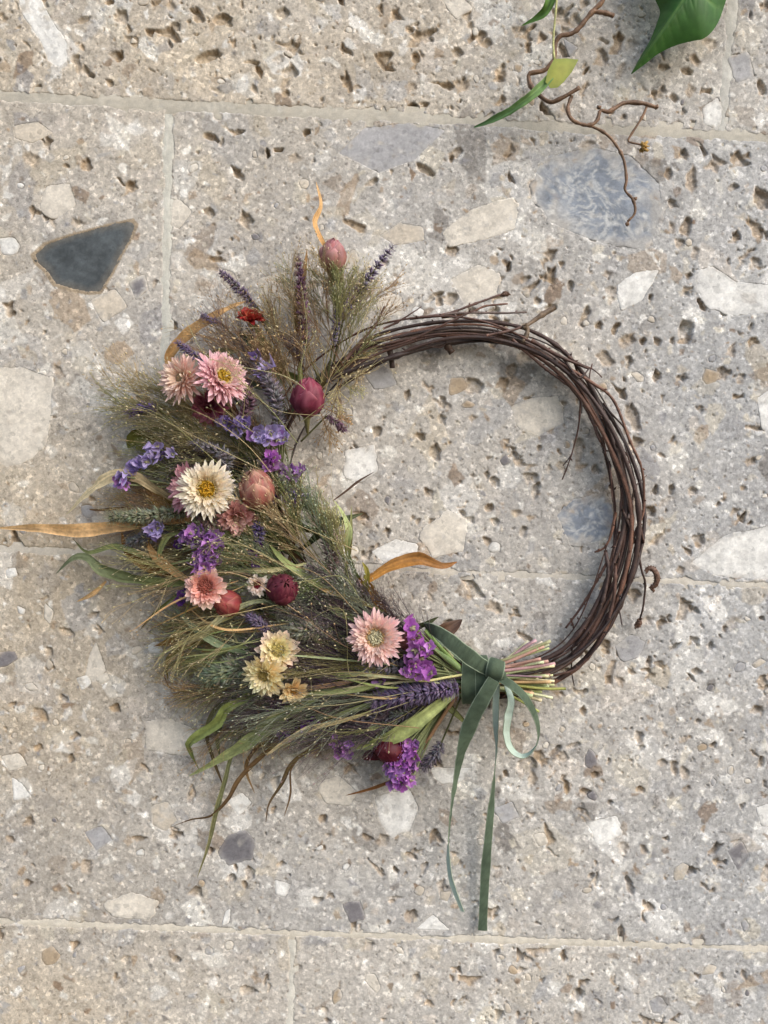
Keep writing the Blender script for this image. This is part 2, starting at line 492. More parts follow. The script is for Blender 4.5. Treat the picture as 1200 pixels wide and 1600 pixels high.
big_pits = [
    (600, 92, 13, 20, .3, 6), (715, 80, 15, 13, 0, 5), (190, 24, 16, 14, 0, 5), (233, 50, 9, 9, 0, 5), (310, 26, 12, 15, 0, 5), (346, 30, 16, 12, 0, 5), (326, 86, 26, 11, -.4, 7),
    (180, 86, 14, 8, .2, 5), (118, 92, 8, 13, 0, 5), (440, 20, 14, 11, 0, 4), (455, 78, 12, 20, .5, 4), (405, 112, 12, 5, .9, 4), (275, 40, 12, 8, .4, 4), (130, 30, 12, 6, -.2, 4),
    (478, 207, 9, 7, -.5, 7), (330, 215, 20, 6, .5, 5), (328, 333, 12, 9, .6, 4), (135, 258, 11, 13, 0, 5), (104, 260, 8, 6, 0, 4), (580, 285, 17, 7, -.5, 4), (555, 352, 26, 7, .5, 4), (436, 234, 14, 4, 0, 4),
    (665, 266, 18, 8, .5, 6), (706, 248, 6, 7, 0, 6), (900, 35, 12, 15, 0, 5), (965, 60, 9, 13, .4, 5), (880, 82, 14, 7, 1.2, 5), (760, 68, 12, 9, 0, 4), (826, 75, 5, 12, 0, 4), (1036, 105, 12, 8, 0, 4), (1074, 112, 14, 7, .2, 4),
    (1052, 152, 10, 7, .4, 4), (1190, 136, 9, 14, 0, 5), (1072, 208, 14, 4, 0, 6), (845, 60, 10, 12, 0, 4), (735, 38, 10, 7, 0, 4), (670, 60, 10, 8, .4, 4),
    (1072, 519, 16, 23, 0, 8), (1074, 352, 11, 21, .1, 5), (1044, 272, 10, 13, 0, 4), (1052, 318, 10, 10, .5, 5), (1192, 312, 20, 26, 0, 6), (1080, 280, 10, 22, 0, 3.5), (1146, 292, 9, 10, 0, 4),
    (685, 471, 7, 9, 0, 5), (705, 468, 12, 15, 0, 5), (913, 496, 9, 23, .35, 5), (936, 509, 8, 9, .6, 4), (962, 514, 6, 13, .5, 6), (1006, 533, 8, 8, 0, 6), (1027, 533, 7, 11, -.3, 5), (1050, 532, 7, 9, 0, 4),
    (947, 561, 20, 12, .6, 3.5), (741, 602, 20, 18, .6, 4.5), (637, 617, 9, 13, 0, 4), (690, 628, 12, 12, 0, 4), (692, 657, 9, 11, 0, 4), (588, 674, 11, 9, .4, 4), (679, 706, 10, 18, 0, 5), (804, 713, 6, 11, 0, 5),
    (906, 702, 13, 22, 0, 4), (932, 735, 10, 12, 0, 4), (837, 767, 9, 16, .2, 6), (670, 770, 8, 12, -.2, 4), (772, 752, 9, 10, 0, 4), (765, 793, 8, 9, .5, 6), (772, 815, 9, 9, .5, 4), (817, 832, 8, 13, 0, 3), (761, 845, 7, 9, 0, 4),
    (990, 652, 13, 26, -.2, 3.5), (800, 579, 9, 16, .2, 5), (1025, 765, 5, 11, 0, 6), (1050, 765, 5, 9, 0, 5), (1110, 1010, 8, 6, 0, 4), (912, 1110, 5, 9, 0, 4), (880, 795, 6, 7, 0, 3), (893, 446, 9, 11, 0, 5),
    (794, 418, 5, 11, .3, 6), (820, 435, 12, 8, 0, 4), (860, 480, 10, 9, 0, 4), (840, 470, 7, 8, 0, 4), (770, 535, 10, 11, 0, 3.5), (930, 1210, 8, 7, 0, 5), (1000, 1154, 7, 8, .4, 5), (1055, 1200, 8, 14, 0, 4), (983, 1383, 7, 15, -.4, 6),
    (902, 1554, 12, 17, .1, 8), (825, 1196, 20, 17, .5, 5), (790, 1210, 6, 9, .4, 6), (1090, 1050, 12, 8, .5, 4), (955, 1255, 5, 4, 0, 4), (1000, 1235, 8, 6, 0, 4), (895, 1166, 16, 7, -.4, 3.5), (640, 1336, 14, 6, .4, 4), (575, 1310, 9, 6, .5, 4),
    (306, 1395, 12, 10, 0, 6), (362, 1373, 8, 7, .5, 6), (330, 1330, 6, 5, 0, 5), (218, 1311, 16, 6, .1, 5), (116, 1478, 8, 10, .3, 6), (276, 1499, 9, 7, -.4, 6), (390, 1548, 16, 8, 0, 5), (60, 1168, 9, 7, 0, 4), (98, 1092, 9, 8, .3, 4),
    (64, 1120, 14, 15, 0, 2.2), (182, 1107, 11, 7, .3, 5), (118, 1150, 10, 5, -.2, 4), (105, 990, 16, 8, .5, 3.5), (76, 1017, 9, 9, .3, 3.5), (76, 1042, 10, 8, 0, 3.5), (146, 960, 12, 7, 0, 4), (300, 1242, 9, 16, .2, 4), (505, 1280, 8, 11, .4, 5), (440, 1350, 7, 6, 0, 5),
    (110, 1185, 6, 12, .3, 5), (618, 1360, 5, 6, 0, 5), (970, 1460, 5, 18, 0, 4), (880, 1495, 5, 12, 0, 3), (1040, 1310, 6, 5, 0, 4), (700, 975, 11, 9, 0, 5), (596, 945, 8, 13, .1, 6), (1190, 1190, 6, 10, 0, 5),
]
for _ in range(620):                                      # wide shallow crumbled hollows
    cx, cy = random.uniform(X0 + 9, X1 - 9), random.uniform(Y0 + 9, Y1 - 9)
    rw_ = float(rough_row[int(cy - Y0), int(cx - X0)])
    if random.random() > rw_ * 1.1: continue
    a_ = random.uniform(6, 17)
    pit(cx, cy, a_, a_ * random.uniform(.5, .9), random.random() * 3.14, random.uniform(1.3, 3.0), random.choice([5, 6, 7]), random.uniform(.45, .8), random.uniform(.2, .6))
for a in big_pits:
    pit(*a, n=random.choice([6, 7, 8]), edge=random.uniform(0.2, 0.34))

clump = fbm(110, 3); clump2 = fbm(45, 2)
def pit_density(x, y):
    r = (y > jy(0, x)) + (y > jy(1, x)) + (y > jy(2, x))
    d = [1.0, 0.15 + 0.5 * np.clip((x - 450) / 400, 0, 1), 0.20 + 0.10 * np.clip((x - 400) / 600, 0, 1), 0.42][int(r)]
    if 820 < x < 1045 and 225 < y < 395: d *= 0.15
    return d * max(0.12, 1 + 3.2 * clump[int(y - Y0), int(x - X0)] + 1.8 * clump2[int(y - Y0), int(x - X0)])
for _ in range(30000):
    cx, cy = random.uniform(X0 + 5, X1 - 5), random.uniform(Y0 + 5, Y1 - 5)
    if random.random() > pit_density(cx, cy): continue
    s = 1.0 * (14 / 1.0) ** (random.random() ** 4.2)
    if cy > jy(0, cx): s = min(s, 10)
    asp = random.uniform(0.5, 1)
    if s > 3.2 and random.random() < 0.45: continue
    if s < 2.4:
        pit(cx, cy, max(s, 1.3), max(s * asp, 1.1), random.random() * 3.14, random.uniform(1.4, 3.4), 5, 0.6, random.uniform(.1, .5))
        continue
    for q_ in range(1 if s < 3.5 else random.choice([1, 2, 2, 3])):
        k_ = 1.0 if q_ == 0 else random.uniform(.35, .8)
        aa_ = random.random() * 6.28; of_ = 0 if q_ == 0 else s * random.uniform(.6, 1.1)
        pit(cx + of_ * math.cos(aa_), cy + of_ * math.sin(aa_), s * k_ * random.uniform(.8, 1.5), s * k_ * asp, random.random() * 3.14, (0.5 + s * random.uniform(0.16, 0.62)) * k_, random.choice([3, 4, 5, 6]), random.uniform(0.15, 0.7))

# no pits inside the big pebbles; a shallow seat under each instead
for poly, c, kind in pebbles:
    pa = np.array(poly); cx, cy = pa.mean(0)
    w = win(cx, cy, np.abs(pa - (cx, cy)).max() + 3)
    if XX[w].size == 0: continue
    core = inside_poly([tuple((p - (cx, cy)) * 0.93 + (cx, cy)) for p in pa], w)
    PITS[w] = np.where(core, 0, PITS[w]); TINT[w] = np.where(core, 0, TINT[w])
    HR[w] = np.where(core, base_relief[w] - 1.4, HR[w])
    if kind == 'slate':                                  # weathered tan rim round the slate
        rim = inside_poly([tuple((p - (cx, cy)) * 1.04 + (cx, cy)) for p in pa], w)
        CR[w] = np.where(rim[..., None], lin(158, 142, 120).astype(np.float32), CR[w])
        PITS[w] = np.where(rim, 0, PITS[w])

HR -= PITS * (1 + 0.18 * vnoise(5))
tan = (lin(158, 132, 98)[None, None] * (1 + 0.25 * fbm(12, 2))[..., None]).astype(np.float32)
CR += (tan - CR) * (TINT * 0.8)[..., None]

# joints: the block faces drop away at their edges
jn = 3.6 * fbm(30, 3) + 2.2 * vnoise(8) + 1.2 * vnoise(3)
jd = np.full((H_, W_), 99, np.float32)
wid = [np.interp(XX[0], [0, 300, 520, 1200], [3.0, 5.0, 4.0, 2.5])[None], np.interp(XX[0], [0, 400, 700, 1200], [2.0, 2.0, 0.2, 0.4])[None], np.full((1, W_), 0.9)]
for k in range(3):
    jd = np.minimum(jd, np.abs(YY - jy(k, XX)) - wid[k])
jd = np.where(YY < jy(0, XX), np.minimum(jd, np.abs(XX - jx(0, YY)) - 3.2), jd)
jd = np.where((YY > jy(0, XX)) & (YY < jy(1, XX)), np.minimum(jd, np.abs(XX - jx(1, YY)) - 3.2), jd)
jd = np.where(YY > jy(2, XX), np.minimum(jd, np.abs(XX - jx(2, YY)) - 2.2), jd)
drop = np.clip(1 - (jd + jn) / 4.5, 0, 1)
HR = (HR - 1.7 * drop * drop * (3 - 2 * drop)).astype(np.float32)

def sample(R, x, y):
    fx = np.clip(x - X0, 0, W_ - 1.001); fy = np.clip(y - Y0, 0, H_ - 1.001)
    ix = fx.astype(int); iy = fy.astype(int); u = fx - ix; v = fy - iy
    if R.ndim == 3: u = u[..., None]; v = v[..., None]
    return (R[iy, ix] * (1 - u) + R[iy, ix + 1] * u) * (1 - v) + (R[iy + 1, ix] * (1 - u) + R[iy + 1, ix + 1] * u) * v

def wall_pts(x, y, h):
    return np.stack([(x - 600) * S, -h * 0.001, Z0 + (800 - y) * S], -1)

def axis_samples(a, b, lo, hi, fine=1.72, coarse=10.0):
    out = [a]
    while out[-1] < b - 1e-6:
        p = out[-1]
        out.append(min(p + (fine if lo <= p <= hi else coarse), b))
    return np.array(out)

wall = empty('stone_wall', (0, 0, Z0 + (800 - Y1) * S))
tag(wall, 'pitted beige and grey conglomerate stone block wall behind the wreath', 'wall')

def grid_faces(ny, nx):
    j, i = np.meshgrid(np.arange(ny - 1), np.arange(nx - 1), indexing='ij')
    a = j * nx + i
    return np.stack([a, a + nx, a + nx + 1, a + 1], -1).reshape(-1, 4)

def stone_block(xl, xr, yt, yb):
    """xl, xr: functions of y; yt, yb: functions of x."""
    ymid = 0.5 * (yt(600) + yb(600))
    ux = axis_samples(xl(ymid), xr(ymid), -25, 1225); uy = axis_samples(yt(600), yb(600), -25, 1625)
    u = (ux - ux[0]) / (ux[-1] - ux[0]); v = (uy - uy[0]) / (uy[-1] - uy[0])
    V, U = np.meshgrid(v, u, indexing='ij')
    x = xl(ymid) + (xr(ymid) - xl(ymid)) * U
    for _ in range(2):
        yt_, yb_ = yt(x), yb(x)
        y = yt_ + (yb_ - yt_) * V
        x = xl(y) + (xr(y) - xl(y)) * U
    h = sample(HR, x, y)
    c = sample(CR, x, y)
    mb = MB()
    mb.add(wall_pts(x, y, h), c.reshape(-1, 3), quads=grid_faces(*x.shape))
    # sides run back into the wall, so that a block has depth
    rim = np.concatenate([np.arange(x.shape[1]), np.arange(1, x.shape[0]) * x.shape[1] + x.shape[1] - 1,
                          (x.size - 1) - np.arange(1, x.shape[1]), (np.arange(x.shape[0] - 2, 0, -1)) * x.shape[1]])
    top = wall_pts(x, y, h).reshape(-1, 3)[rim]; back = top.copy(); back[:, 1] = 0.12
    n = len(rim); k = np.arange(n)
    mb.add(np.vstack([top, back]), np.tile(cool_c, (2 * n, 1)), quads=np.stack([k, (k + 1) % n, n + (k + 1) % n, n + k], -1))
    return mb.build('stone_block', M_STONE, wall)

cst = lambda v: (lambda t: np.full_like(np.asarray(t, float), v) if np.ndim(t) else v)
J0, J1, J2 = (lambda x: jy(0, x)), (lambda x: jy(1, x)), (lambda x: jy(2, x))
V0, V1, V2 = (lambda y: jx(0, y)), (lambda y: jx(1, y)), (lambda y: jx(2, y))
B = {}
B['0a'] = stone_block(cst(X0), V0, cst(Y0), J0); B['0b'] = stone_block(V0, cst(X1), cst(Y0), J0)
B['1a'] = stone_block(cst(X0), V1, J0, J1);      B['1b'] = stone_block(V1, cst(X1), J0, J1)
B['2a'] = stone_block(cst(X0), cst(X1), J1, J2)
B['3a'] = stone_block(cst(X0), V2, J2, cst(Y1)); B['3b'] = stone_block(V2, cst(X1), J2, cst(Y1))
def block_at(x, y):
    r = int(y > jy(0, x)) + int(y > jy(1, x)) + int(y > jy(2, x))
    if r == 2: return B['2a']
    k = {0: 0, 1: 1, 3: 2}[r]
    return B[f'{r}a' if x < jx(k, y) else f'{r}b']

def mortar_joint(xs, ys, half, level, col):
    """A strip of smeared mortar lying in the joint along the polyline (xs, ys)."""
    xs = np.asarray(xs, float); ys = np.asarray(ys, float)
    t = unit(np.gradient(np.stack([xs, ys], -1), axis=0)); nrm = np.stack([-t[:, 1], t[:, 0]], -1)
    off = np.linspace(-half, half, 19)
    x = xs[:, None] + nrm[:, :1] * off; y = ys[:, None] + nrm[:, 1:] * off
    h = level + sample(base_relief, x, y) + 0.5 * sample(MN1, x, y) + 0.22 * sample(MN2, x, y) - 0.7 * (np.abs(off) / half) ** 2
    c = (0.85 * col[None, None] + 0.15 * sample(CR, x, y)) * (1 + 0.12 * sample(MN1, x, y) + 0.16 * sample(MN2, x, y))[..., None]
    mb = MB(); mb.add(wall_pts(x, y, h), c.reshape(-1, 3), quads=grid_faces(*x.shape)[:, ::-1])
    return mb.build('mortar_joint', M_MORTAR, wall)
MN1 = fbm(30, 3); MN2 = fbm(5, 2)
xr_ = np.arange(X0, X1, 3.0)
mortar_joint(xr_, jy(0, xr_), 18, -0.2, lin(190, 183, 168))
mortar_joint(xr_, jy(1, xr_), 12, -0.35, lin(206, 198, 184))
mortar_joint(xr_, jy(2, xr_), 11, -0.25, lin(212, 203, 186))
yr_ = np.arange(Y0, 205, 3.0); mortar_joint(jx(0, yr_), yr_, 13, -0.2, lin(196, 193, 184))
yr_ = np.arange(178, 866, 3.0); mortar_joint(jx(1, yr_), yr_, 13, -0.12, lin(206, 203, 190))
yr_ = np.arange(1468, Y1, 3.0); mortar_joint(jx(2, yr_), yr_, 11, -0.15, lin(212, 207, 194))

# pebbles as pieces of their own, seated in the block faces
PN = fbm(26, 4); PF = fbm(7, 3); FLECK = fbm(14, 4) * 4 - 1.1
rw = (fbm(46, 3) * 46).astype(int)
ridge0 = np.maximum(1 - np.abs(vnoise(11, 46) + .35 * vnoise(4, 12)) * 6, 1 - np.abs(vnoise(20, 70) + .3 * vnoise(5, 14)) * 9)
RIDGE = np.maximum(ridge0[np.clip(YY.astype(int) - Y0 + rw, 0, H_ - 1), np.clip(XX.astype(int) - X0 + rw // 2, 0, W_ - 1)], np.clip(fbm(12, 3) * 3 - 0.9, 0, 1))
for poly, c, kind in pebbles:
    pa = np.array(poly, float); ctr = pa.mean(0); size = np.abs(pa - ctr).max()
    n = int(np.clip(size * 1.8, 16, 120))
    # straight-ish edges with rounded corners and a nibbled outline
    seg = np.linalg.norm(np.roll(pa, -1, 0) - pa, axis=1); cum = np.concatenate([[0], np.cumsum(seg)])
    s = np.linspace(0, cum[-1], n, endpoint=False)
    cl = np.vstack([pa, pa[:1]])
    out = np.stack([np.interp(s, cum, cl[:, 0]), np.interp(s, cum, cl[:, 1])], -1)
    for _ in range(1 + n // 24): out = 0.25 * np.roll(out, 1, 0) + 0.5 * out + 0.25 * np.roll(out, -1, 0)
    jr = rng.normal(0, 1, n); jr = (jr + np.roll(jr, 1) + np.roll(jr, 2)) / 1.7
    out = ctr + (out - ctr) * (1 + 0.028 * jr)[:, None]
    sit = random.uniform(-0.25, 0.12); crust = 0.3 if kind == 'slate' else random.uniform(0.15, 0.7)
    rings = list(np.linspace(0, 0.95, int(np.clip(size / 3.6, 3, 32)))) + [1.0]
    V, Cc, q, t = [], [], [], []
    for ri, f in enumerate(rings[1:]):
        p = ctr + (out - ctr) * f
        h = sample(base_relief, p[:, 0], p[:, 1]) + sit + 0.3 * sample(PN, p[:, 0], p[:, 1]) + 0.16 * sample(PF, p[:, 0], p[:, 1])
        if f == 1.0: h = h - 0.16
        V.append(wall_pts(p[:, 0], p[:, 1], h))
        m = 1 + (0.45 if kind == 'slate' else 0.2) * sample(PN, p[:, 0], p[:, 1]) + (0.3 if kind == 'slate' else 0.16) * sample(PF, p[:, 0], p[:, 1])
        cc = c[None] * m[:, None]
        if kind == 'vein':
            vv = np.clip(sample(RIDGE, p[:, 0], p[:, 1]), 0, 1)[:, None] * 0.75
            cc = cc * (1 - vv) + lin(222, 220, 214)[None] * vv
        # crust of binder over the rim and in flecks across the face
        wc = sample(CR, p[:, 0], p[:, 1])
        k_ = np.clip((f - 0.72) / 0.3, 0, 1) * crust + (np.clip((f - 0.45) / 0.5, 0, 1) * np.clip(0.4 + 2.4 * sample(PN, p[:, 0], p[:, 1]), 0, 1) if kind == 'vein' else 0) + (0.0 if kind == 'slate' else 0.6) * np.clip(sample(FLECK, p[:, 0], p[:, 1]), 0, 1) + (0.0 if kind == 'slate' else 0.05)
        k_ = np.clip(k_, 0, 1)[:, None]
        Cc.append(cc * (1 - k_) + wc * k_)
    p = ctr + (out - ctr) * 1.0
    V.append(wall_pts(p[:, 0], p[:, 1], sample(base_relief, p[:, 0], p[:, 1]) - 3.0)); Cc.append(np.tile(c * 0.9, (n, 1)))
    hc = float(sample(base_relief, ctr[0:1], ctr[1:2])[0]) + 0.15
    V.append(wall_pts(ctr[0:1], ctr[1:2], np.array([hc]))); Cc.append(c[None])
    k = np.arange(n); R = len(rings)
    for ri in range(R - 1):
        q.append(np.stack([ri * n + k, ri * n + (k + 1) % n, (ri + 1) * n + (k + 1) % n, (ri + 1) * n + k], -1))
    t = np.stack([np.full(n, R * n), (k + 1) % n, k], -1)
    mb = MB(); mb.add(np.vstack(V), np.vstack(Cc), quads=np.vstack(q), tris=t)
    o = mb.build('pebble', M_PEBBLE, block_at(*ctr))
    if kind == 'slate':
        tag(o, 'large dark slate pebble with a tan rim')
    elif size > 95:
        tag(o, 'large blue grey pebble streaked with white veins')


# ------------------------------------------------------------------ the wreath
wreath = empty('dried_flower_wreath', P(735, 1240, 0))
tag(wreath, 'twig wreath with dried pink strawflowers, purple statice, grasses and green velvet ribbon', 'wreath')

# ---- ring of bound birch twigs
RING = [(560, 548), (620, 524), (700, 511), (780, 517), (850, 546), (905, 598), (945, 668), (969, 740), (977, 800), (968, 870), (948, 940),
        (915, 1000), (870, 1038), (800, 1060), (730, 1058), (640, 1030), (560, 985), (490, 920), (450, 840), (430, 760), (440, 680), (486, 606)]
NR = 400
ring_c = spline(RING, NR, closed=True)
ring_t = unit(np.roll(ring_c, -1, 0) - np.roll(ring_c, 1, 0))
ring_n = np.stack([-ring_t[:, 1], ring_t[:, 0]], -1)       # points inwards or outwards in the wall plane
ring_u = np.linspace(0, 1, NR, endpoint=False)

BARKS = [lin(98, 72, 62), lin(72, 54, 48), lin(118, 84, 68), lin(62, 48, 44), lin(112, 96, 88), lin(86, 60, 50)]
def twig_mesh(mb, path, r0, r1, col, nodes=True, sides=7):
    K = len(path)
    rad = np.linspace(r0, r1, K) * (1 + 0.10 * rng.standard_normal(K))
    if nodes:
        for k in range(4, K - 3, rng.integers(8, 13)):
            rad[k] *= 1.28
    t = np.linspace(0, 1, K)[:, None]
    streak = 1 + 0.18 * np.sin(np.linspace(0, 17, K) + rng.random() * 6)[:, None] + 0.10 * rng.standard_normal((K, 1))
    mb.tube(path, rad, np.clip(col[None] * streak * (1 - 0.2 * t), 0, 1), sides)

def twig_buds(mb, path, r, col, every=9):
    """Small pointed winter buds along a twig."""
    K = len(path); idx = np.arange(int(rng.integers(3, 8)), K - 2, every)
    if len(idx) == 0: return
    t = unit(path[np.minimum(idx + 1, K - 1)] - path[idx - 1])
    side = unit(np.cross(t, rng.standard_normal((len(idx), 3))))
    mb.spindles(path[idx] + side * r * 0.6, t * 0.8 + side * 0.8, rng.uniform(.0022, .0042, len(idx)), .0008, col * 1.1, col * 0.7)

def twig(pts, r0, r1, col=None, n=None, buds=True, parent=wreath, name='twig'):
    """pts: (px, py, h mm); radii in photograph pixels."""
    pts = np.array(pts, float)
    L = np.linalg.norm(np.diff(pts[:, :2], axis=0), axis=1).sum()
    sp = spline(pts, n or max(8, int(L / 5)))
    sp[:, :2] += np.cumsum(rng.normal(0, 0.22, (len(sp), 2)), 0) * np.linspace(0, 1, len(sp))[:, None]
    path = PP(sp); col = BARKS[rng.integers(len(BARKS))] if col is None else col
    mb = MB(); twig_mesh(mb, path, r0 * S, r1 * S, col)
    if buds: twig_buds(mb, path, r1 * S, col)
    return mb.build(name, M_BARK, parent)

for i in range(17):
    a0 = rng.random(); span = rng.uniform(0.55, 0.92)
    if i < 11:                                         # the arc the photograph shows bare carries most of them
        a0 = rng.uniform(-0.22, 0.02); span = rng.uniform(0.62, 0.86)
    K = 130
    u = a0 + np.linspace(0, span, K)
    idx = u * NR
    i0 = np.floor(idx).astype(int) % NR; f = (idx - np.floor(idx))[:, None]
    c = ring_c[i0] * (1 - f) + ring_c[(i0 + 1) % NR] * f
    nn = unit(ring_n[i0] * (1 - f) + ring_n[(i0 + 1) % NR] * f)
    ph = rng.random() * 6.28; turns = rng.uniform(0.8, 2.2) * rng.choice([-1, 1]); R = rng.uniform(3, 17)
    if i % 4 == 3: R = rng.uniform(20, 27)
    wob = R * (1 + 0.25 * np.sin(u * 21 + ph)) + 1.2 * np.convolve(np.cumsum(rng.normal(0, .45, K)), np.ones(5) / 5, 'same') * .6
    off = wob * np.sin(2 * math.pi * turns * u + ph) + 2 * np.sin(u * 40 + ph)
    hh = 15 + 0.42 * wob * np.cos(2 * math.pi * turns * u + ph)
    px = c + nn * off[:, None]
    path = PP(np.column_stack([px, np.clip(hh, 4, 28)]))
    r0 = rng.uniform(2.5, 5.0) if i < 8 else rng.uniform(1.3, 2.6)
    col = BARKS[i % len(BARKS)] * rng.uniform(0.85, 1.15)
    if rng.random() < 0.5: path = path[::-1]
    mb = MB(); twig_mesh(mb, path, r0 * S, r0 * 0.55 * S, col, sides=8); twig_buds(mb, path, r0 * 0.7 * S, col, 12)
    mb.build('twig', M_BARK, wreath)

THIN = [
    ([(872, 566, 22), (925, 598, 26), (958, 625, 26), (983, 688, 25), (1002, 738, 22), (1003, 798, 20), (990, 832, 20), (984, 852, 20)], 2.6, 1.8),
    ([(908, 600, 18), (905, 660, 12), (897, 700, 9), (890, 722, 8), (880, 750, 6)], 1.8, 1.0),
    ([(892, 712, 8), (884, 722, 7), (879, 727, 7)], 1.1, 0.7),
    ([(972, 795, 22), (990, 840, 20), (1002, 890, 16), (1008, 912, 14), (1004, 950, 12), (999, 968, 10)], 2.4, 1.4),
    ([(948, 880, 20), (930, 912, 16), (912, 942, 13), (898, 962, 11), (884, 980, 9)], 2.6, 1.6),
    ([(892, 966, 11), (894, 974, 10), (896, 983, 9)], 1.5, 1.0),
    ([(962, 800, 22), (954, 838, 20), (944, 856, 18), (929, 862, 16)], 2.8, 1.5),
    ([(660, 496, 22), (700, 490, 22), (745, 474, 20), (784, 460, 16)], 2.4, 1.6),
    ([(690, 496, 22), (735, 488, 20), (758, 478, 19), (792, 474, 16)], 2.2, 1.5),
    ([(640, 498, 22), (720, 489, 22), (790, 490, 19), (822, 489, 16)], 2.3, 1.5),
    ([(586, 548, 30), (640, 532, 34), (690, 508, 34), (742, 484, 30)], 1.8, 1.3),
    ([(760, 524, 26), (800, 516, 24), (828, 505, 22)], 2.2, 1.5),
    ([(540, 562, 26), (566, 532, 26), (588, 506, 24), (600, 480, 22)], 3.2, 1.4),
    ([(962, 880, 24), (958, 940, 22), (938, 1000, 20), (905, 1042, 18), (866, 1056, 16)], 2.8, 2.0),
    ([(894, 1010, 20), (893, 1040, 12), (894, 1056, 8), (897, 1070, 6)], 1.6, 0.8),
    ([(970, 700, 24), (990, 760, 26), (1000, 820, 22), (1006, 850, 18)], 2.4, 1.6),
    ([(880, 560, 26), (905, 590, 28), (920, 575, 26)], 2.4, 1.4),
    ([(800, 530, 22), (850, 574, 20), (905, 618, 20), (940, 690, 22)], 2.8, 2.0),
    ([(830, 532, 26), (880, 560, 28), (922, 578, 24)], 3.4, 2.0),
    ([(946, 860, 18), (950, 900, 22), (934, 960, 22), (900, 1010, 20)], 3.0, 2.4),
    ([(664, 540, 16), (690, 543, 14), (700, 530, 14)], 1.4, 1.0),
]
for i in range(22):                                        # loose ends springing off the ring
    k = int(rng.uniform(-.02, .56) * NR) % NR; sg = rng.choice([-1, 1]); t_ = ring_t[k] * sg; n_ = ring_n[k] * rng.choice([-1, 1])
    p0 = ring_c[k] + n_ * rng.uniform(2, 16); L_ = rng.uniform(26, 70)
    pts_ = [(*(p0 + t_ * L_ * f_ + n_ * L_ * rng.uniform(.1, .4) * f_ ** 1.5), 18 + rng.uniform(-4, 6)) for f_ in (0, .35, .7, 1)]
    THIN.append((pts_, rng.uniform(1.4, 2.2), rng.uniform(.7, 1.1)))
for pts, a, b in THIN: twig(pts, a, b)
twig([(868, 480, 22), (850, 490, 22), (832, 502, 22), (818, 512, 24)], 4.2, 3.2, lin(132, 112, 92), buds=False)
twig([(820, 506, 24), (824, 518, 22), (816, 536, 22)], 3.6, 3.2, lin(132, 112, 92), buds=False)
twig([(694, 528, 12), (700, 542, 10), (706, 552, 9)], 6.5, 5.0, lin(86, 66, 54), buds=False)
twig([(606, 540, 14), (611, 556, 11), (613, 575, 9)], 5.0, 4.2, lin(74, 60, 56), buds=False)
# curled catkins hanging from the loose twig
def catkin(pts, r):
    sp = spline(np.array(pts, float), 40); path = PP(sp)
    mb = MB(); rad = r * S * np.sin(np.linspace(0.35, 2.9, 40)) ** 0.6
    col = lin(110, 82, 66)
    mb.tube(path, rad, np.tile(col, (40, 1)) * (1 + 0.2 * rng.standard_normal((40, 1))), 8)
    k = rng.integers(0, 40, 90); d = unit(rng.standard_normal((90, 3)))
    mb.spindles(path[k] + d * rad[k][:, None] * 0.8, d + 0.6 * unit(np.gradient(path, axis=0))[k], 0.0014, 0.0006, col * 1.2, col * 0.7)
    mb.build('catkin', M_BARK, wreath)
catkin([(1008, 893, 14), (1014, 888, 14), (1022, 891, 14), (1027, 902, 14), (1024, 914, 13), (1018, 918, 12), (1022, 924, 11)], 4.6)
catkin([(1000, 968, 10), (998, 974, 9), (994, 980, 8)], 4.6)
catkin([(784, 461, 16), (789, 459, 15), (795, 460, 15)], 3.2)

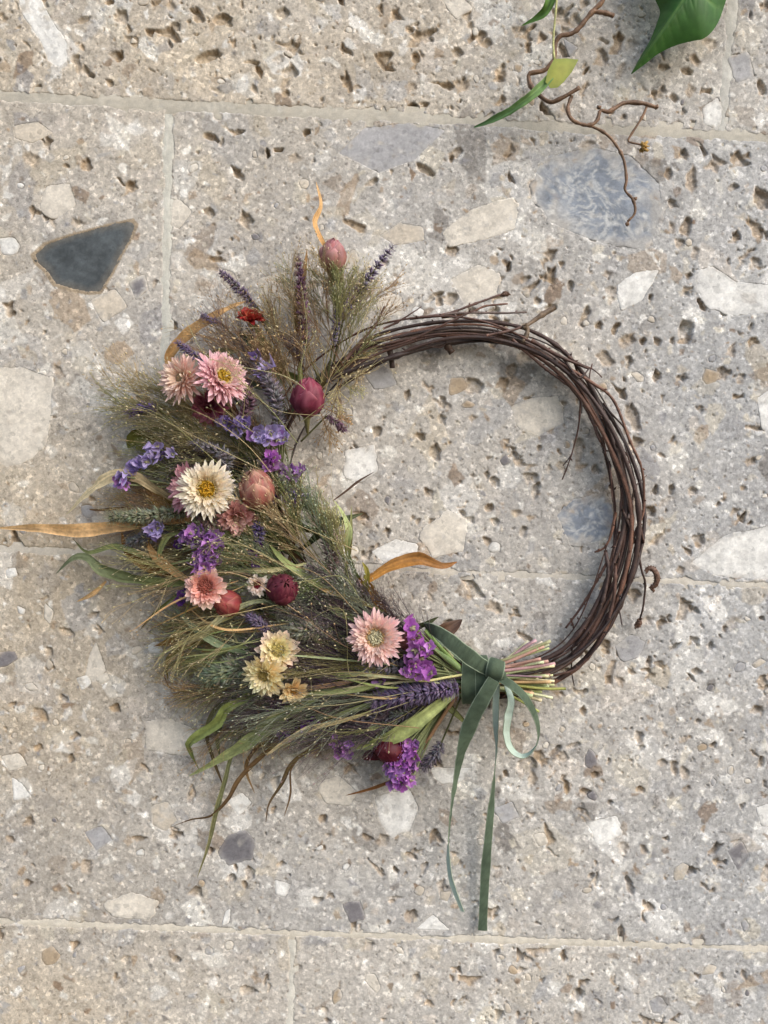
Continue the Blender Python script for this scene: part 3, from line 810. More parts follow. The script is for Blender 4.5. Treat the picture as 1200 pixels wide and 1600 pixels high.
# ---- grasses: airy panicles of hair-thin branches with small grains
PAL = {
    'straw': (lin(182, 164, 118), lin(206, 190, 144), lin(238, 224, 184)),
    'olive': (lin(150, 146, 96), lin(182, 176, 124), lin(232, 222, 176)),
    'green': (lin(126, 138, 92), lin(158, 168, 118), lin(222, 222, 180)),
    'brown': (lin(142, 114, 86), lin(176, 146, 110), lin(230, 200, 150)),
    'plum':  (lin(84, 68, 70), lin(116, 98, 104), lin(206, 188, 172)),
    'sage':  (lin(122, 130, 104), lin(158, 166, 138), lin(226, 226, 200)),
}
def panicle(base, tip, pal, spread=0.35, nb=15, sub=5, bow=0.08, seed_p=0.7, rad=0.40, start=0.3):
    """base, tip: (px, py, h)."""
    b = P(*base); t = P(*tip); L = np.linalg.norm(t - b); ax = unit(t - b)
    c0, c1, c2 = [jit(c, 0.12) for c in PAL[pal]]
    side = unit(np.cross(ax, np.array([0, 1.0, 0]))); out = np.array([0, -1.0, 0])
    s = np.linspace(0, 1, 14)
    bend = bow * L * rng.standard_normal() * side + 0.05 * L * rng.random() * out
    axis = b + (t - b) * s[:, None] + bend * (np.sin(s * math.pi) * 1.0)[:, None]
    mb = MB()
    mb.strands(axis[None], (np.linspace(1.9, 0.7, 14) * rad * S)[None], (c0 + (c1 - c0) * s[:, None])[None])
    # branches
    tb = np.sort(rng.uniform(start, 0.97, nb)); k = tb * 13; i = np.minimum(k.astype(int), 12); f = (k - i)[:, None]
    o = axis[i] * (1 - f) + axis[i + 1] * f; tg = unit(axis[i + 1] - axis[i])
    ang = rng.uniform(0, 6.28, nb)[:, None]
    perp = np.cos(ang) * side + 0.55 * np.sin(ang) * out
    lb = L * (0.42 * (1.06 - tb) + 0.10)[:, None] * rng.uniform(0.7, 1.25, (nb, 1))
    dr = unit(tg + perp * spread * rng.uniform(0.5, 1.5, (nb, 1)))
    K = 6; sk = np.linspace(0, 1, K)[None, :, None]
    curl = rng.normal(0, 0.12, (nb, 1, 3)) * np.array([1, .5, 1])
    br = o[:, None] + dr[:, None] * lb[:, None] * sk + (perp * 0.16 * spread)[:, None] * lb[:, None] * sk ** 2 + curl * lb[:, None] * sk ** 2
    cb = np.broadcast_to(c0 + (c1 - c0) * np.linspace(0.3, 1, K)[:, None], (nb, K, 3))
    mb.strands(br, np.tile(np.linspace(1.0, 0.6, K) * rad * S, (nb, 1)), cb)
    # sub-branches
    M = nb * sub; bi = np.repeat(np.arange(nb), sub); ts = rng.uniform(0.25, 1.0, M); kk = ts * (K - 1); ii = np.minimum(kk.astype(int), K - 2); ff = (kk - ii)[:, None]
    o2 = br[bi, ii] * (1 - ff) + br[bi, ii + 1] * ff; tg2 = unit(br[bi, ii + 1] - br[bi, ii])
    rv = rng.standard_normal((M, 3)) * np.array([1, .6, 1])
    d2 = unit(tg2 + rv * spread * 0.8)
    l2 = L * rng.uniform(0.05, 0.16, (M, 1))
    K2 = 4; s2 = np.linspace(0, 1, K2)[None, :, None]
    sb = o2[:, None] + d2[:, None] * l2[:, None] * s2 + (rng.normal(0, .12, (M, 1, 3)) * l2[:, None]) * s2 ** 2
    mb.strands(sb, np.full((M, K2), 0.55 * rad * S), np.broadcast_to(c1, (M, K2, 3)))
    ends = sb[:, -1]; m = rng.random(M) < seed_p * .6
    mb.spindles(ends[m], (sb[:, -1] - sb[:, -2])[m], rng.uniform(.0014, .0034, m.sum()), rng.uniform(.00025, .00055, m.sum()), c1, c2 * rng.uniform(0.8, 1.1, (m.sum(), 1)))
    for o_ in mb.v: o_[:, 1] = np.minimum(o_[:, 1], -0.0015)
    return mb.build('grass_panicle', M_FINE, wreath)

def fan(bases, tips, n, pals, h0, h1, **kw):
    n = int(n * 1.13)
    for i in range(n):
        b = np.array(bases[0]) + (np.array(bases[1]) - np.array(bases[0])) * rng.random()
        u = (i + rng.random()) / n
        t = spline(np.array(tips, float), 40)[int(u * 39.9)] + rng.normal(0, 9, 2)
        panicle((b[0], b[1], rng.uniform(*h0)), (t[0], t[1], rng.uniform(*h1)), pals[rng.integers(len(pals))], **kw)

fan([(560, 560), (500, 600)], [(420, 470), (470, 410), (540, 420), (600, 450), (590, 500)], 16, ['straw', 'olive', 'straw', 'brown'], (18, 32), (20, 50), spread=0.3, nb=18)
fan([(520, 560), (545, 540)], [(500, 430), (520, 420), (560, 430)], 6, ['olive', 'olive', 'straw'], (20, 35), (34, 50), spread=0.22, nb=20, sub=6)
fan([(560, 545), (480, 640)], [(600, 540), (560, 600), (530, 660), (500, 700)], 9, ['brown', 'brown', 'straw'], (16, 24), (10, 26), spread=0.4)
fan([(520, 600), (450, 680)], [(300, 530), (350, 500), (400, 480), (440, 470)], 11, ['brown', 'straw', 'brown', 'plum'], (18, 34), (16, 38), spread=0.34, nb=17)
fan([(480, 600), (440, 680)], [(400, 560), (430, 530), (480, 520)], 10, ['plum', 'brown', 'brown'], (18, 30), (28, 44), spread=0.45, nb=18)
fan([(450, 760), (400, 700)], [(270, 700), (200, 650), (185, 610), (230, 590), (290, 620)], 18, ['straw', 'olive', 'straw', 'olive'], (20, 34), (18, 40), spread=0.22, nb=18, sub=6, seed_p=0.85)
fan([(450, 780), (420, 700)], [(250, 760), (220, 720), (280, 690)], 8, ['olive', 'sage', 'plum'], (16, 30), (16, 30), spread=0.35)
fan([(560, 930), (500, 880)], [(390, 790), (420, 760), (460, 770), (500, 790), (520, 830)], 16, ['olive', 'green', 'sage', 'straw'], (20, 40), (30, 56), spread=0.24, nb=18, sub=6, seed_p=0.85)
fan([(540, 940), (470, 900)], [(330, 880), (320, 830), (350, 800), (400, 800)], 14, ['sage', 'green', 'straw', 'olive'], (18, 36), (24, 50), spread=0.35, nb=16, seed_p=0.9)
fan([(600, 960), (540, 930)], [(430, 930), (480, 900), (540, 880)], 10, ['green', 'sage', 'plum'], (20, 36), (30, 48), spread=0.3, nb=18, seed_p=0.9)
fan([(720, 1045), (640, 1020)], [(430, 1000), (460, 960), (500, 940), (560, 930), (600, 950)], 22, ['plum', 'plum', 'plum', 'sage'], (18, 36), (22, 46), spread=0.32, nb=20, sub=6, seed_p=0.45)
fan([(725, 1060), (690, 1070)], [(430, 1130), (400, 1080), (420, 1040), (470, 1020)], 24, ['plum', 'plum', 'sage', 'plum', 'olive'], (18, 36), (20, 50), spread=0.22, nb=18, sub=6, seed_p=0.5)
fan([(720, 1075), (690, 1085)], [(640, 1150), (560, 1150), (480, 1150), (440, 1130)], 14, ['plum', 'plum', 'sage'], (14, 26), (12, 30), spread=0.25, nb=18, sub=6, seed_p=0.4)
fan([(470, 980), (400, 960)], [(270, 1010), (280, 960), (320, 920)], 10, ['brown', 'olive', 'brown'], (16, 30), (10, 30), spread=0.4, nb=14)
fan([(520, 1030), (420, 1020)], [(330, 1100), (290, 1060), (300, 1000), (350, 1000)], 12, ['brown', 'plum', 'olive', 'sage'], (14, 26), (8, 26), spread=0.4)
fan([(360, 880), (330, 860)], [(170, 950), (160, 900), (200, 850), (240, 960)], 8, ['straw', 'straw', 'olive'], (20, 36), (20, 50), spread=0.18, nb=7, sub=2, seed_p=1.0, bow=.12)
fan([(420, 960), (360, 940)], [(250, 990), (270, 1040), (230, 960)], 6, ['straw', 'olive'], (26, 40), (30, 55), spread=0.2, nb=7, sub=2, seed_p=1.0, bow=.12)
fan([(480, 1050), (420, 1000)], [(290, 1110), (270, 1060), (262, 1010), (290, 960)], 9, ['straw', 'brown', 'olive'], (12, 24), (8, 22), spread=0.35, nb=14)
fan([(400, 880), (360, 800)], [(240, 920), (210, 860), (190, 800), (220, 740)], 9, ['straw', 'brown', 'olive'], (12, 26), (8, 24), spread=0.35, nb=14)
fan([(560, 1080), (480, 1060)], [(300, 1180), (340, 1140), (380, 1160), (420, 1180)], 9, ['brown', 'olive', 'plum'], (14, 26), (6, 22), spread=0.3, nb=12)
fan([(430, 840), (380, 820)], [(250, 900), (230, 840), (210, 780), (260, 760)], 14, ['brown', 'plum', 'olive', 'brown'], (10, 24), (8, 22), spread=0.5, nb=16)
fan([(460, 700), (400, 760)], [(300, 700), (330, 650), (360, 620), (300, 760)], 14, ['plum', 'brown', 'olive'], (10, 24), (14, 30), spread=0.5, nb=16)

# ---- single long straws with a few grains, lying across the flowers
STRAWS = [((505, 640, 46), (450, 590, 60), (330, 560, 66), (290, 500, 50)), ((500, 650, 46), (430, 640, 58), (380, 600, 64), (356, 560, 60)), ((520, 600, 40), (460, 540, 56), (400, 520, 58), (330, 520, 46)),
          ((430, 700, 44), (350, 640, 62), (320, 600, 64), (310, 570, 60)), ((440, 760, 44), (380, 690, 60), (300, 640, 56), (180, 606, 40)), ((420, 740, 44), (300, 680, 54), (220, 640, 50), (172, 640, 40)),
          ((520, 900, 46), (440, 820, 62), (400, 780, 62), (380, 735, 56)), ((500, 920, 46), (400, 860, 60), (340, 850, 60), (270, 860, 46)), ((470, 960, 44), (380, 900, 60), (300, 900, 56), (200, 930, 36)),
          ((460, 940, 44), (360, 960, 60), (300, 970, 50), (250, 1010, 36)), ((620, 1040, 50), (540, 1010, 60), (480, 970, 58), (430, 950, 50)), ((640, 1060, 50), (540, 1050, 60), (450, 1060, 56), (340, 1060, 40)),
          ((650, 1080, 46), (540, 1100, 54), (450, 1110, 50), (360, 1150, 30)), ((700, 1075, 40), (600, 1110, 50), (520, 1130, 44), (430, 1170, 30)), ((560, 960, 46), (500, 900, 60), (440, 880, 60), (350, 860, 50)),
          ((480, 650, 44), (470, 580, 54), (480, 520, 54), (470, 440, 40)), ((500, 640, 46), (520, 580, 52), (560, 520, 50), (590, 440, 36)), ((470, 660, 48), (520, 620, 52), (540, 600, 48), (600, 560, 30))]
for a_ in range(34):
    P4 = np.array(STRAWS[a_ % len(STRAWS)], float)
    if a_ >= len(STRAWS): P4[:, :2] += rng.normal(0, 26, (4, 2)); P4[:, 2] += rng.uniform(-14, 2)
    path = PP(spline(P4, 26)); c = PAL[['straw', 'straw', 'brown', 'olive'][a_ % 4]]
    mb = MB(); mb.strands(path[None], (np.linspace(.62, .3, 26) * rng.uniform(.7, 1.1) * S)[None], np.tile(jit(c[1], .12), (1, 26, 1)), 4)
    tg = unit(np.gradient(path, axis=0)); nb_ = 9; k = rng.integers(10, 25, nb_); d = unit(tg[k] + .5 * rng.standard_normal((nb_, 3)))
    e = path[k] + d * rng.uniform(.006, .018, (nb_, 1)); md = (path[k] + e) / 2 + rng.normal(0, .0012, (nb_, 3))
    mb.strands(np.stack([path[k], md, e], 1), np.full((nb_, 3), .24 * S), np.broadcast_to(c[1], (nb_, 3, 3)), 3)
    mb.spindles(e, d, rng.uniform(.002, .0036, nb_), .0007, c[1], c[2])
    mb.build('grass_straw', M_FINE, wreath)

# ---- leaf blades
LT, LO, LG, LP, LB, LS, LK = lin(208, 168, 116), lin(178, 132, 76), lin(134, 142, 84), lin(176, 184, 126), lin(124, 98, 68), lin(222, 204, 164), lin(112, 120, 92)
def blade(pts, w, c0, c1=None, twist=0.6, name='grass_blade', fold=0.22, pointed=(1, 1), parent=wreath, mat=M_LEAF, prof=None):
    """pts (px, py, h) from tip to base, width w in photograph pixels."""
    pts = np.array(pts, float); L = np.linalg.norm(np.diff(pts[:, :2], axis=0), axis=1).sum()
    K = max(12, int(L / 6)); sp = spline(pts, K); path = PP(sp)
    tg = unit(np.gradient(path, axis=0))
    out = np.array([0, -1.0, 0])
    side = unit(np.cross(tg, np.broadcast_to(out, tg.shape))); nrm = np.cross(side, tg)
    a = twist * np.sin(np.linspace(0, rng.uniform(2, 5), K) + rng.random() * 6)[:, None]
    sd = side * np.cos(a) + nrm * np.sin(a); nm = np.cross(sd, tg)
    t = np.linspace(0, 1, K)
    if prof is None:
        wp = np.ones(K)
        if pointed[0]: wp *= np.clip(t / 0.4, 0, 1) ** 0.7
        if pointed[1]: wp *= 0.35 + 0.65 * np.clip((1 - t) / 0.5, 0, 1) ** 0.7
    else:
        wp = np.interp(t, np.linspace(0, 1, len(prof)), prof)
    wp = np.maximum(wp, 0.06) * w * S * 0.5 * (1 + 0.08 * np.convolve(rng.standard_normal(K), [.3, .4, .3], 'same'))
    offs = np.array([-1, -.75, -.5, -.25, 0, .25, .5, .75, 1.0]); lift = fold * np.abs(offs) + .05 * rng.standard_normal(9)
    V = path[:, None] + sd[:, None] * (offs[None, :, None] * wp[:, None, None]) + nm[:, None] * (lift[None, :, None] * wp[:, None, None])
    V[..., 1] += rng.normal(0, 0.035, (K, 9)) * wp[:, None]
    if w > 11:                                             # dry leaves are cockled along their edges
        ck = np.convolve(rng.standard_normal(K), np.ones(3) / 1.8, 'same')[:, None] * offs[None] + np.convolve(rng.standard_normal(K), np.ones(3) / 1.8, 'same')[:, None] * offs[None] ** 2
        V += nm[:, None] * (ck * wp[:, None] * .16)[..., None]
    c1 = c0 if c1 is None else c1
    cc = np.asarray(c0) + (np.asarray(c1) - c0) * t[:, None]
    streak = 1 + 0.17 * rng.standard_normal(9)[None, :, None] + 0.09 * rng.standard_normal((K, 9, 1))
    blot = np.clip(np.convolve(rng.standard_normal(K), np.ones(5) / 3, 'same'), -1, 1)[:, None, None] * 0.14
    C = np.clip(cc[:, None] * (streak + blot), 0, 1)
    mb = MB(); mb.add(V, C.reshape(-1, 3), quads=grid_faces(K, 9))
    for v in mb.v: v[:, 1] = np.minimum(v[:, 1], -0.001)
    return mb.build(name, mat, parent)

BL = [
    ([(494, 284, 22), (501, 320, 28), (491, 345, 34), (497, 365, 36), (508, 384, 34), (518, 398, 30)], 10, LT, LO, .9),
    ([(386, 470, 30), (345, 487, 30), (300, 516, 26), (272, 544, 22), (264, 564, 20), (276, 586, 22), (310, 600, 22)], 17, LT, LO, .3),
    ([(103, 804, 18), (140, 768, 24), (178, 743, 30), (214, 746, 34), (252, 770, 32), (290, 790, 26)], 17, LS, lin(190, 165, 120), .6),
    ([(-8, 825, 14), (60, 825, 17), (120, 829, 20), (190, 822, 22), (250, 815, 22), (300, 812, 22)], 20, lin(222, 184, 134), lin(206, 160, 104), .15),
    ([(88, 896, 10), (114, 872, 14), (136, 871, 16), (160, 890, 18), (205, 903, 20), (270, 910, 22), (330, 905, 22)], 17, LK, LG, .35),
    ([(114, 842, 10), (138, 863, 14), (180, 854, 18), (230, 870, 20), (290, 890, 22)], 10, lin(104, 110, 70), LG, .5),
    ([(226, 835, 20), (240, 866, 24), (268, 890, 26), (298, 910, 26)], 15, lin(184, 134, 80), LT, .3),
    ([(290, 832, 26), (262, 838, 28), (249, 866, 26), (252, 890, 22)], 9, LP, LG, .4),
    ([(120, 940, 8), (145, 928, 12), (166, 908, 14)], 8, LT, LT, .3),
    ([(218, 985, 10), (242, 958, 16), (285, 922, 22)], 5, lin(70, 72, 46), LG, .3),
    ([(268, 946, 26), (316, 991, 32), (360, 1014, 30), (400, 1024, 26)], 12, LK, lin(132, 148, 110), .3),
    ([(238, 1044, 14), (262, 1016, 22), (312, 994, 34), (350, 962, 40), (398, 940, 42), (440, 944, 36)], 10, LS, lin(140, 152, 110), .6),
    ([(272, 1041, 14), (320, 1026, 22), (362, 1014, 26), (400, 1010, 24)], 8, LP, LG, .3),
    ([(311, 1203, 8), (297, 1172, 16), (298, 1158, 22), (338, 1130, 30), (352, 1108, 34), (380, 1092, 32), (420, 1070, 28)], 17, LG, lin(140, 152, 82), .35),
    ([(296, 1212, 10), (340, 1188, 18), (380, 1164, 26), (412, 1140, 32), (450, 1112, 36), (510, 1076, 36), (560, 1060, 32)], 22, LP, LG, .25),
    ([(348, 1226, 6), (332, 1180, 14), (324, 1140, 20), (340, 1104, 22), (370, 1090, 22)], 11, LB, lin(106, 108, 66), .7),
    ([(344, 1186, 6), (340, 1150, 12), (350, 1115, 18), (380, 1096, 20)], 10, lin(124, 130, 94), LG, .5),
    ([(308, 1372, 4), (326, 1320, 6), (338, 1268, 10), (352, 1218, 14), (362, 1180, 18), (384, 1140, 22)], 8, lin(146, 138, 94), lin(120, 126, 86), .4),
    ([(272, 1290, 4), (300, 1280, 6), (330, 1274, 9), (356, 1248, 14), (374, 1216, 18), (410, 1180, 22), (460, 1142, 26), (530, 1120, 28)], 9, lin(100, 78, 52), LB, .7),
    ([(415, 1288, 4), (420, 1256, 8), (440, 1224, 12), (456, 1192, 18), (490, 1168, 22), (520, 1150, 22)], 7, lin(96, 80, 62), lin(120, 100, 60), .8),
    ([(444, 1276, 4), (454, 1240, 8), (454, 1205, 12), (466, 1186, 16)], 4, LB, LB, .4),
    ([(408, 1160, 28), (416, 1178, 30), (440, 1162, 32), (480, 1140, 34), (530, 1128, 34), (580, 1112, 30)], 9, LS, lin(186, 164, 110), .7),
    ([(545, 1168, 20), (580, 1164, 26), (620, 1148, 32), (652, 1128, 34), (678, 1108, 32), (715, 1078, 26)], 24, lin(160, 164, 98), lin(176, 186, 120), .15),
    ([(345, 1080, 18), (400, 1073, 30), (450, 1079, 36), (520, 1070, 40), (600, 1052, 38)], 8, LT, lin(176, 138, 104), .5),
    ([(454, 1057, 36), (500, 1056, 40), (550, 1053, 42), (610, 1046, 38)], 9, LG, LP, .3),
    ([(456, 1084, 36), (510, 1081, 40), (556, 1078, 40), (610, 1066, 36)], 9, LP, LG, .3),
    ([(505, 1124, 30), (548, 1110, 34), (590, 1098, 34), (640, 1080, 30)], 8, lin(158, 166, 108), LG, .4),
    ([(545, 1154, 24), (575, 1138, 28), (600, 1134, 28), (630, 1118, 26)], 9, LP, LP, .4),
    ([(714, 878, 12), (692, 884, 18), (654, 874, 24), (612, 884, 26), (584, 900, 26), (562, 914, 24)], 20, lin(140, 94, 48), lin(178, 126, 58), .4),
    ([(612, 975, 24), (592, 944, 30), (578, 916, 30), (560, 905, 26)], 17, LO, lin(190, 140, 66), .5),
    ([(566, 878, 26), (574, 896, 30), (568, 930, 30), (560, 955, 26)], 12, lin(132, 122, 50), lin(120, 112, 46), .7),
    ([(520, 780, 12), (534, 800, 18), (545, 828, 22), (543, 858, 24), (552, 886, 26), (566, 912, 26)], 11, LP, lin(116, 128, 72), .8),
    ([(549, 790, 14), (548, 830, 20), (545, 870, 24), (538, 905, 24)], 7, lin(124, 128, 74), LB, .6),
    ([(585, 737, 8), (560, 752, 12), (540, 768, 14), (521, 782, 14)], 4, lin(70, 52, 42), lin(84, 60, 44), .3),
    ([(540, 1243, 5), (580, 1232, 9), (615, 1219, 12), (650, 1205, 14)], 6, lin(124, 84, 50), lin(150, 104, 64), .4),
    ([(352, 894, 34), (400, 891, 40), (440, 889, 40), (480, 880, 36)], 8, LS, lin(190, 186, 132), .3),
    ([(420, 850, 36), (446, 878, 42), (486, 906, 40), (530, 930, 34)], 13, LG, LP, .3),
    ([(488, 914, 36), (520, 927, 42), (556, 938, 40), (600, 955, 34)], 8, LT, lin(176, 172, 104), .4),
    ([(505, 944, 34), (530, 956, 40), (562, 972, 38)], 13, LP, LG, .3),
    ([(722, 968, 10), (706, 980, 14), (688, 990, 16), (664, 1000, 16)], 24, lin(66, 46, 36), lin(100, 70, 48), .2),
    ([(320, 556, 30), (345, 551, 34), (372, 549, 34)], 14, lin(126, 130, 100), lin(112, 118, 88), .2),
    ([(370, 520, 26), (388, 530, 30), (420, 552, 28)], 14, lin(84, 92, 64), lin(96, 100, 68), .2),
    ([(385, 460, 22), (402, 486, 28), (420, 510, 30)], 9, lin(84, 92, 58), lin(96, 100, 60), .2),
    ([(398, 1240, 4), (384, 1200, 10), (400, 1170, 16), (430, 1150, 20)], 6, lin(130, 104, 66), LB, .6),
    ([(200, 792, 14), (160, 797, 12), (140, 796, 10)], 5, lin(96, 66, 40), LB, .3),
    ([(240, 1010, 10), (268, 1000, 16), (300, 970, 22)], 12, lin(150, 110, 60), lin(132, 116, 62), .5),
    ([(262, 1062, 8), (262, 1030, 14), (290, 1010, 18), (330, 1000, 22)], 11, lin(138, 118, 62), lin(120, 116, 64), .6),
    ([(300, 1080, 8), (268, 1076, 6), (256, 1056, 6)], 3, LB, LB, .3),
    ([(222, 752, 16), (244, 776, 20), (268, 790, 22), (300, 790, 22)], 22, lin(146, 112, 52), lin(120, 100, 52), .4),
    ([(190, 832, 8), (200, 862, 12), (240, 890, 16), (280, 900, 18)], 16, lin(150, 106, 52), lin(136, 100, 54), .5),
    ([(200, 700, 12), (212, 684, 16), (236, 694, 20), (262, 706, 20)], 34, lin(104, 104, 46), lin(112, 108, 50), .2),
    ([(480, 390, 22), (474, 430, 26), (462, 480, 28), (470, 540, 28)], 12, lin(170, 130, 78), lin(140, 108, 66), .4),
    ([(566, 1185, 14), (584, 1176, 18), (606, 1168, 20), (630, 1160, 20)], 30, lin(86, 26, 36), lin(104, 34, 42), .3),
    ([(600, 1022, 40), (598, 1008, 44), (606, 1006, 44), (612, 1020, 40)], 10, lin(110, 96, 54), lin(96, 84, 50), .6),
]
for pts, w, c0, c1, tw in BL:
    blade(pts, w, c0, c1, tw, name='dried_leaf' if w > 11 else 'grass_blade')
for i in range(60):                                        # undergrowth of leaves close to the ring
    u = rng.uniform(0.60, 0.97); k = int(u * NR) % NR; c = ring_c[k]
    d = -ring_t[k] * rng.uniform(.4, 1) + rng.normal(0, .5, 2); d = d / np.linalg.norm(d) * rng.uniform(60, 120)
    if c[1] < 720: d[1] = -abs(d[1])
    s0 = c + rng.normal(0, 26, 2) - np.array([22, 0]); m = s0 + d * .5 + rng.normal(0, 8, 2); e = s0 + d
    blade([(e[0], e[1], rng.uniform(8, 24)), (m[0], m[1], rng.uniform(14, 30)), (s0[0], s0[1], rng.uniform(8, 18))], rng.uniform(7, 15),
          jit([LG, LK, lin(92, 84, 50), LB, lin(74, 82, 54)][rng.integers(5)] * 0.8, .12), None, .5, name='grass_blade')

for i in range(32):                                        # narrow straw-green blades through the lower half and round the left edge
    if i < 12: b_ = np.array([rng.uniform(640, 715), rng.uniform(1040, 1085)]); e_ = np.array([rng.uniform(380, 560), rng.uniform(1000, 1175)]); hb, he = rng.uniform(28, 42), rng.uniform(22, 50)
    else: b_ = np.array([rng.uniform(360, 470), rng.uniform(780, 1020)]); e_ = b_ + np.array([rng.uniform(-170, -90), rng.uniform(-60, 90)]); hb, he = rng.uniform(20, 40), rng.uniform(10, 40)
    m_ = (b_ + e_) / 2 + rng.normal(0, 12, 2)
    c_ = jit([LP, LG, LS, LT, lin(190, 188, 140)][rng.integers(5)], .1)
    blade([(e_[0], e_[1], he), (m_[0], m_[1], max(hb, he) + 4), (b_[0], b_[1], hb)], rng.uniform(2.5, 4.6), c_, jit(c_, .1), .6, name='grass_blade')

# ---- lavender, veronica and foxtail spikes
SPK = {'lav': (lin(110, 98, 112), lin(150, 134, 160)), 'grey': (lin(118, 114, 112), lin(158, 150, 158)), 'sage': (lin(118, 122, 94), lin(180, 182, 152)),
       'rose': (lin(104, 78, 86), lin(146, 114, 130)), 'tan': (lin(122, 106, 88), lin(170, 148, 140)), 'violet': (lin(104, 90, 134), lin(146, 128, 180))}
def spike(base, mid, tip, r, pal, n=170, stem_to=None, name='lavender_spike'):
    n = int(n * 1.6)
    """A spike of many small calyces; base/mid/tip (px, py, h); r its radius in photograph pixels."""
    K = 30; path = PP(spline(np.array([base, mid, tip], float), K)); tg = unit(np.gradient(path, axis=0))
    c0, c1 = [jit(c, .08) for c in SPK[pal]]
    mb = MB(); mb.tube(path, np.linspace(1.4, .6, K) * S, lin(104, 106, 72), 5)
    s = rng.random(n) ** 0.9; whorl = np.round(s * 11) / 11 * 0.6 + s * 0.4
    k = np.clip((whorl * (K - 1)).astype(int), 0, K - 1)
    d = unit(np.cross(tg[k], rng.standard_normal((n, 3))))
    rr = r * S * (0.45 + 0.55 * np.sin(np.clip(0.25 + whorl * 2.75, 0, 3.05)))
    ln = rr * rng.uniform(0.6, 1.4, n)
    cv = rng.uniform(0.75, 1.25, (n, 1))
    mb.spindles(path[k] + d * rr[:, None] * 0.1, d + tg[k] * rng.uniform(.3, .9, (n, 1)), ln, ln * 0.11 + 0.00022, c0 * cv, c1 * cv * rng.uniform(.85, 1.1, (n, 3)))
    m = n; k = rng.integers(0, K, m); d = unit(np.cross(tg[k], rng.standard_normal((m, 3))) + tg[k] * .5)   # soft hairs
    e = path[k] + d * (r * S * rng.uniform(.8, 1.3, m))[:, None]
    mb.strands(np.stack([path[k], (path[k] + e) / 2, e], 1), np.tile(np.array([.3, .25, .15]) * S, (m, 1)), np.broadcast_to(c1 * 1.1, (m, 3, 3)))
    if stem_to is not None:
        sp = PP(spline(np.array([base, stem_to], float), 10)); mb.tube(sp, 1.5 * S, lin(100, 100, 66), 5)
    return mb.build(name, M_FINE, wreath)

spike((398, 482, 28), (378, 455, 28), (344, 424, 26), 9, 'lav', 130, (430, 540, 24))
spike((326, 572, 36), (304, 556, 38), (276, 534, 36), 8, 'lav', 110, (380, 640, 24))
spike((345, 505, 30), (330, 500, 32), (314, 492, 32), 6, 'lav', 60, (400, 560, 24))
spike((246, 640, 34), (226, 636, 34), (200, 646, 30), 9, 'violet', 120, (300, 670, 24))
spike((478, 540, 34), (472, 470, 38), (464, 402, 32), 10, 'rose', 210, (500, 600, 22))
spike((536, 500, 30), (572, 440, 30), (614, 384, 26), 9, 'lav', 170, (520, 570, 22))
spike((520, 540, 30), (530, 490, 32), (548, 450, 32), 8, 'lav', 120, (510, 600, 22))
spike((436, 664, 40), (428, 615, 44), (402, 566, 42), 13, 'grey', 260, (450, 720, 26))
spike((370, 660, 36), (390, 630, 38), (380, 590, 36), 11, 'rose', 160, (420, 700, 24))
spike((330, 745, 38), (355, 715, 42), (300, 690, 36), 11, 'grey', 200, (400, 760, 26))
spike((716, 1074, 36), (650, 1084, 42), (586, 1096, 38), 17, 'lav', 520, (740, 1066, 26))
spike((400, 1040, 26), (355, 1050, 26), (322, 1058, 20), 22, 'sage', 380, (450, 1030, 22), 'foxtail_spike')
spike((520, 985, 38), (480, 985, 42), (440, 992, 38), 17, 'sage', 300, (580, 990, 26), 'foxtail_spike')
spike((290, 800, 30), (235, 806, 34), (172, 808, 28), 13, 'sage', 320, (340, 810, 24), 'foxtail_spike')
spike((270, 835, 22), (225, 840, 22), (200, 850, 18), 12, 'grey', 170, (330, 830, 18))
spike((520, 890, 34), (518, 850, 34), (506, 808, 28), 14, 'tan', 300, (540, 920, 24))
spike((300, 790, 40), (325, 812, 44), (330, 840, 42), 13, 'tan', 170, (330, 780, 24))
spike((420, 985, 38), (402, 972, 40), (388, 962, 36), 10, 'lav', 120, (470, 1000, 24))
spike((400, 850, 40), (405, 830, 42), (390, 810, 40), 10, 'violet', 110, (430, 880, 24))
spike((510, 650, 24), (530, 665, 22), (540, 672, 18), 8, 'rose', 70, (470, 690, 20))
spike((690, 1160, 22), (680, 1180, 22), (660, 1200, 18), 12, 'grey', 150, (720, 1090, 24))
spike((660, 1110, 24), (600, 1120, 24), (540, 1130, 20), 16, 'grey', 300, (720, 1080, 22))
spike((640, 1040, 38), (580, 1045, 38), (520, 1055, 34), 14, 'grey', 260, (720, 1060, 26))
spike((380, 800, 26), (350, 780, 28), (320, 800, 26), 12, 'violet', 130, (400, 830, 22))

# ---- strawflowers
def basis(n):
    n = Vector(n).normalized(); up = Vector((0, 0, 1)) if abs(n.z) < .9 else Vector((1, 0, 0))
    x = up.cross(n).normalized(); y = n.cross(x)
    return Matrix((x, y, n)).transposed()

def petal_mesh(L, w, c0, c1, cup, curl, name='petal'):
    t = np.array([0, .3, .6, .85, 1.0]); hw = np.array([.5, .85, 1.0, .8, .12]) * w / 2
    V = []; C = []
    for k, (tt, h) in enumerate(zip(t, hw)):
        x = L * tt; z = curl * L * tt * tt
        for o in (-1, 0, 1):
            V.append((x, o * h, z + cup * h * abs(o))); C.append(np.asarray(c0) + (np.asarray(c1) - c0) * tt ** 1.2 * (1 if o else .9))
    mb = MB(); mb.add(V, C, quads=grid_faces(5, 3))
    return mb.mesh(name, M_PETAL)

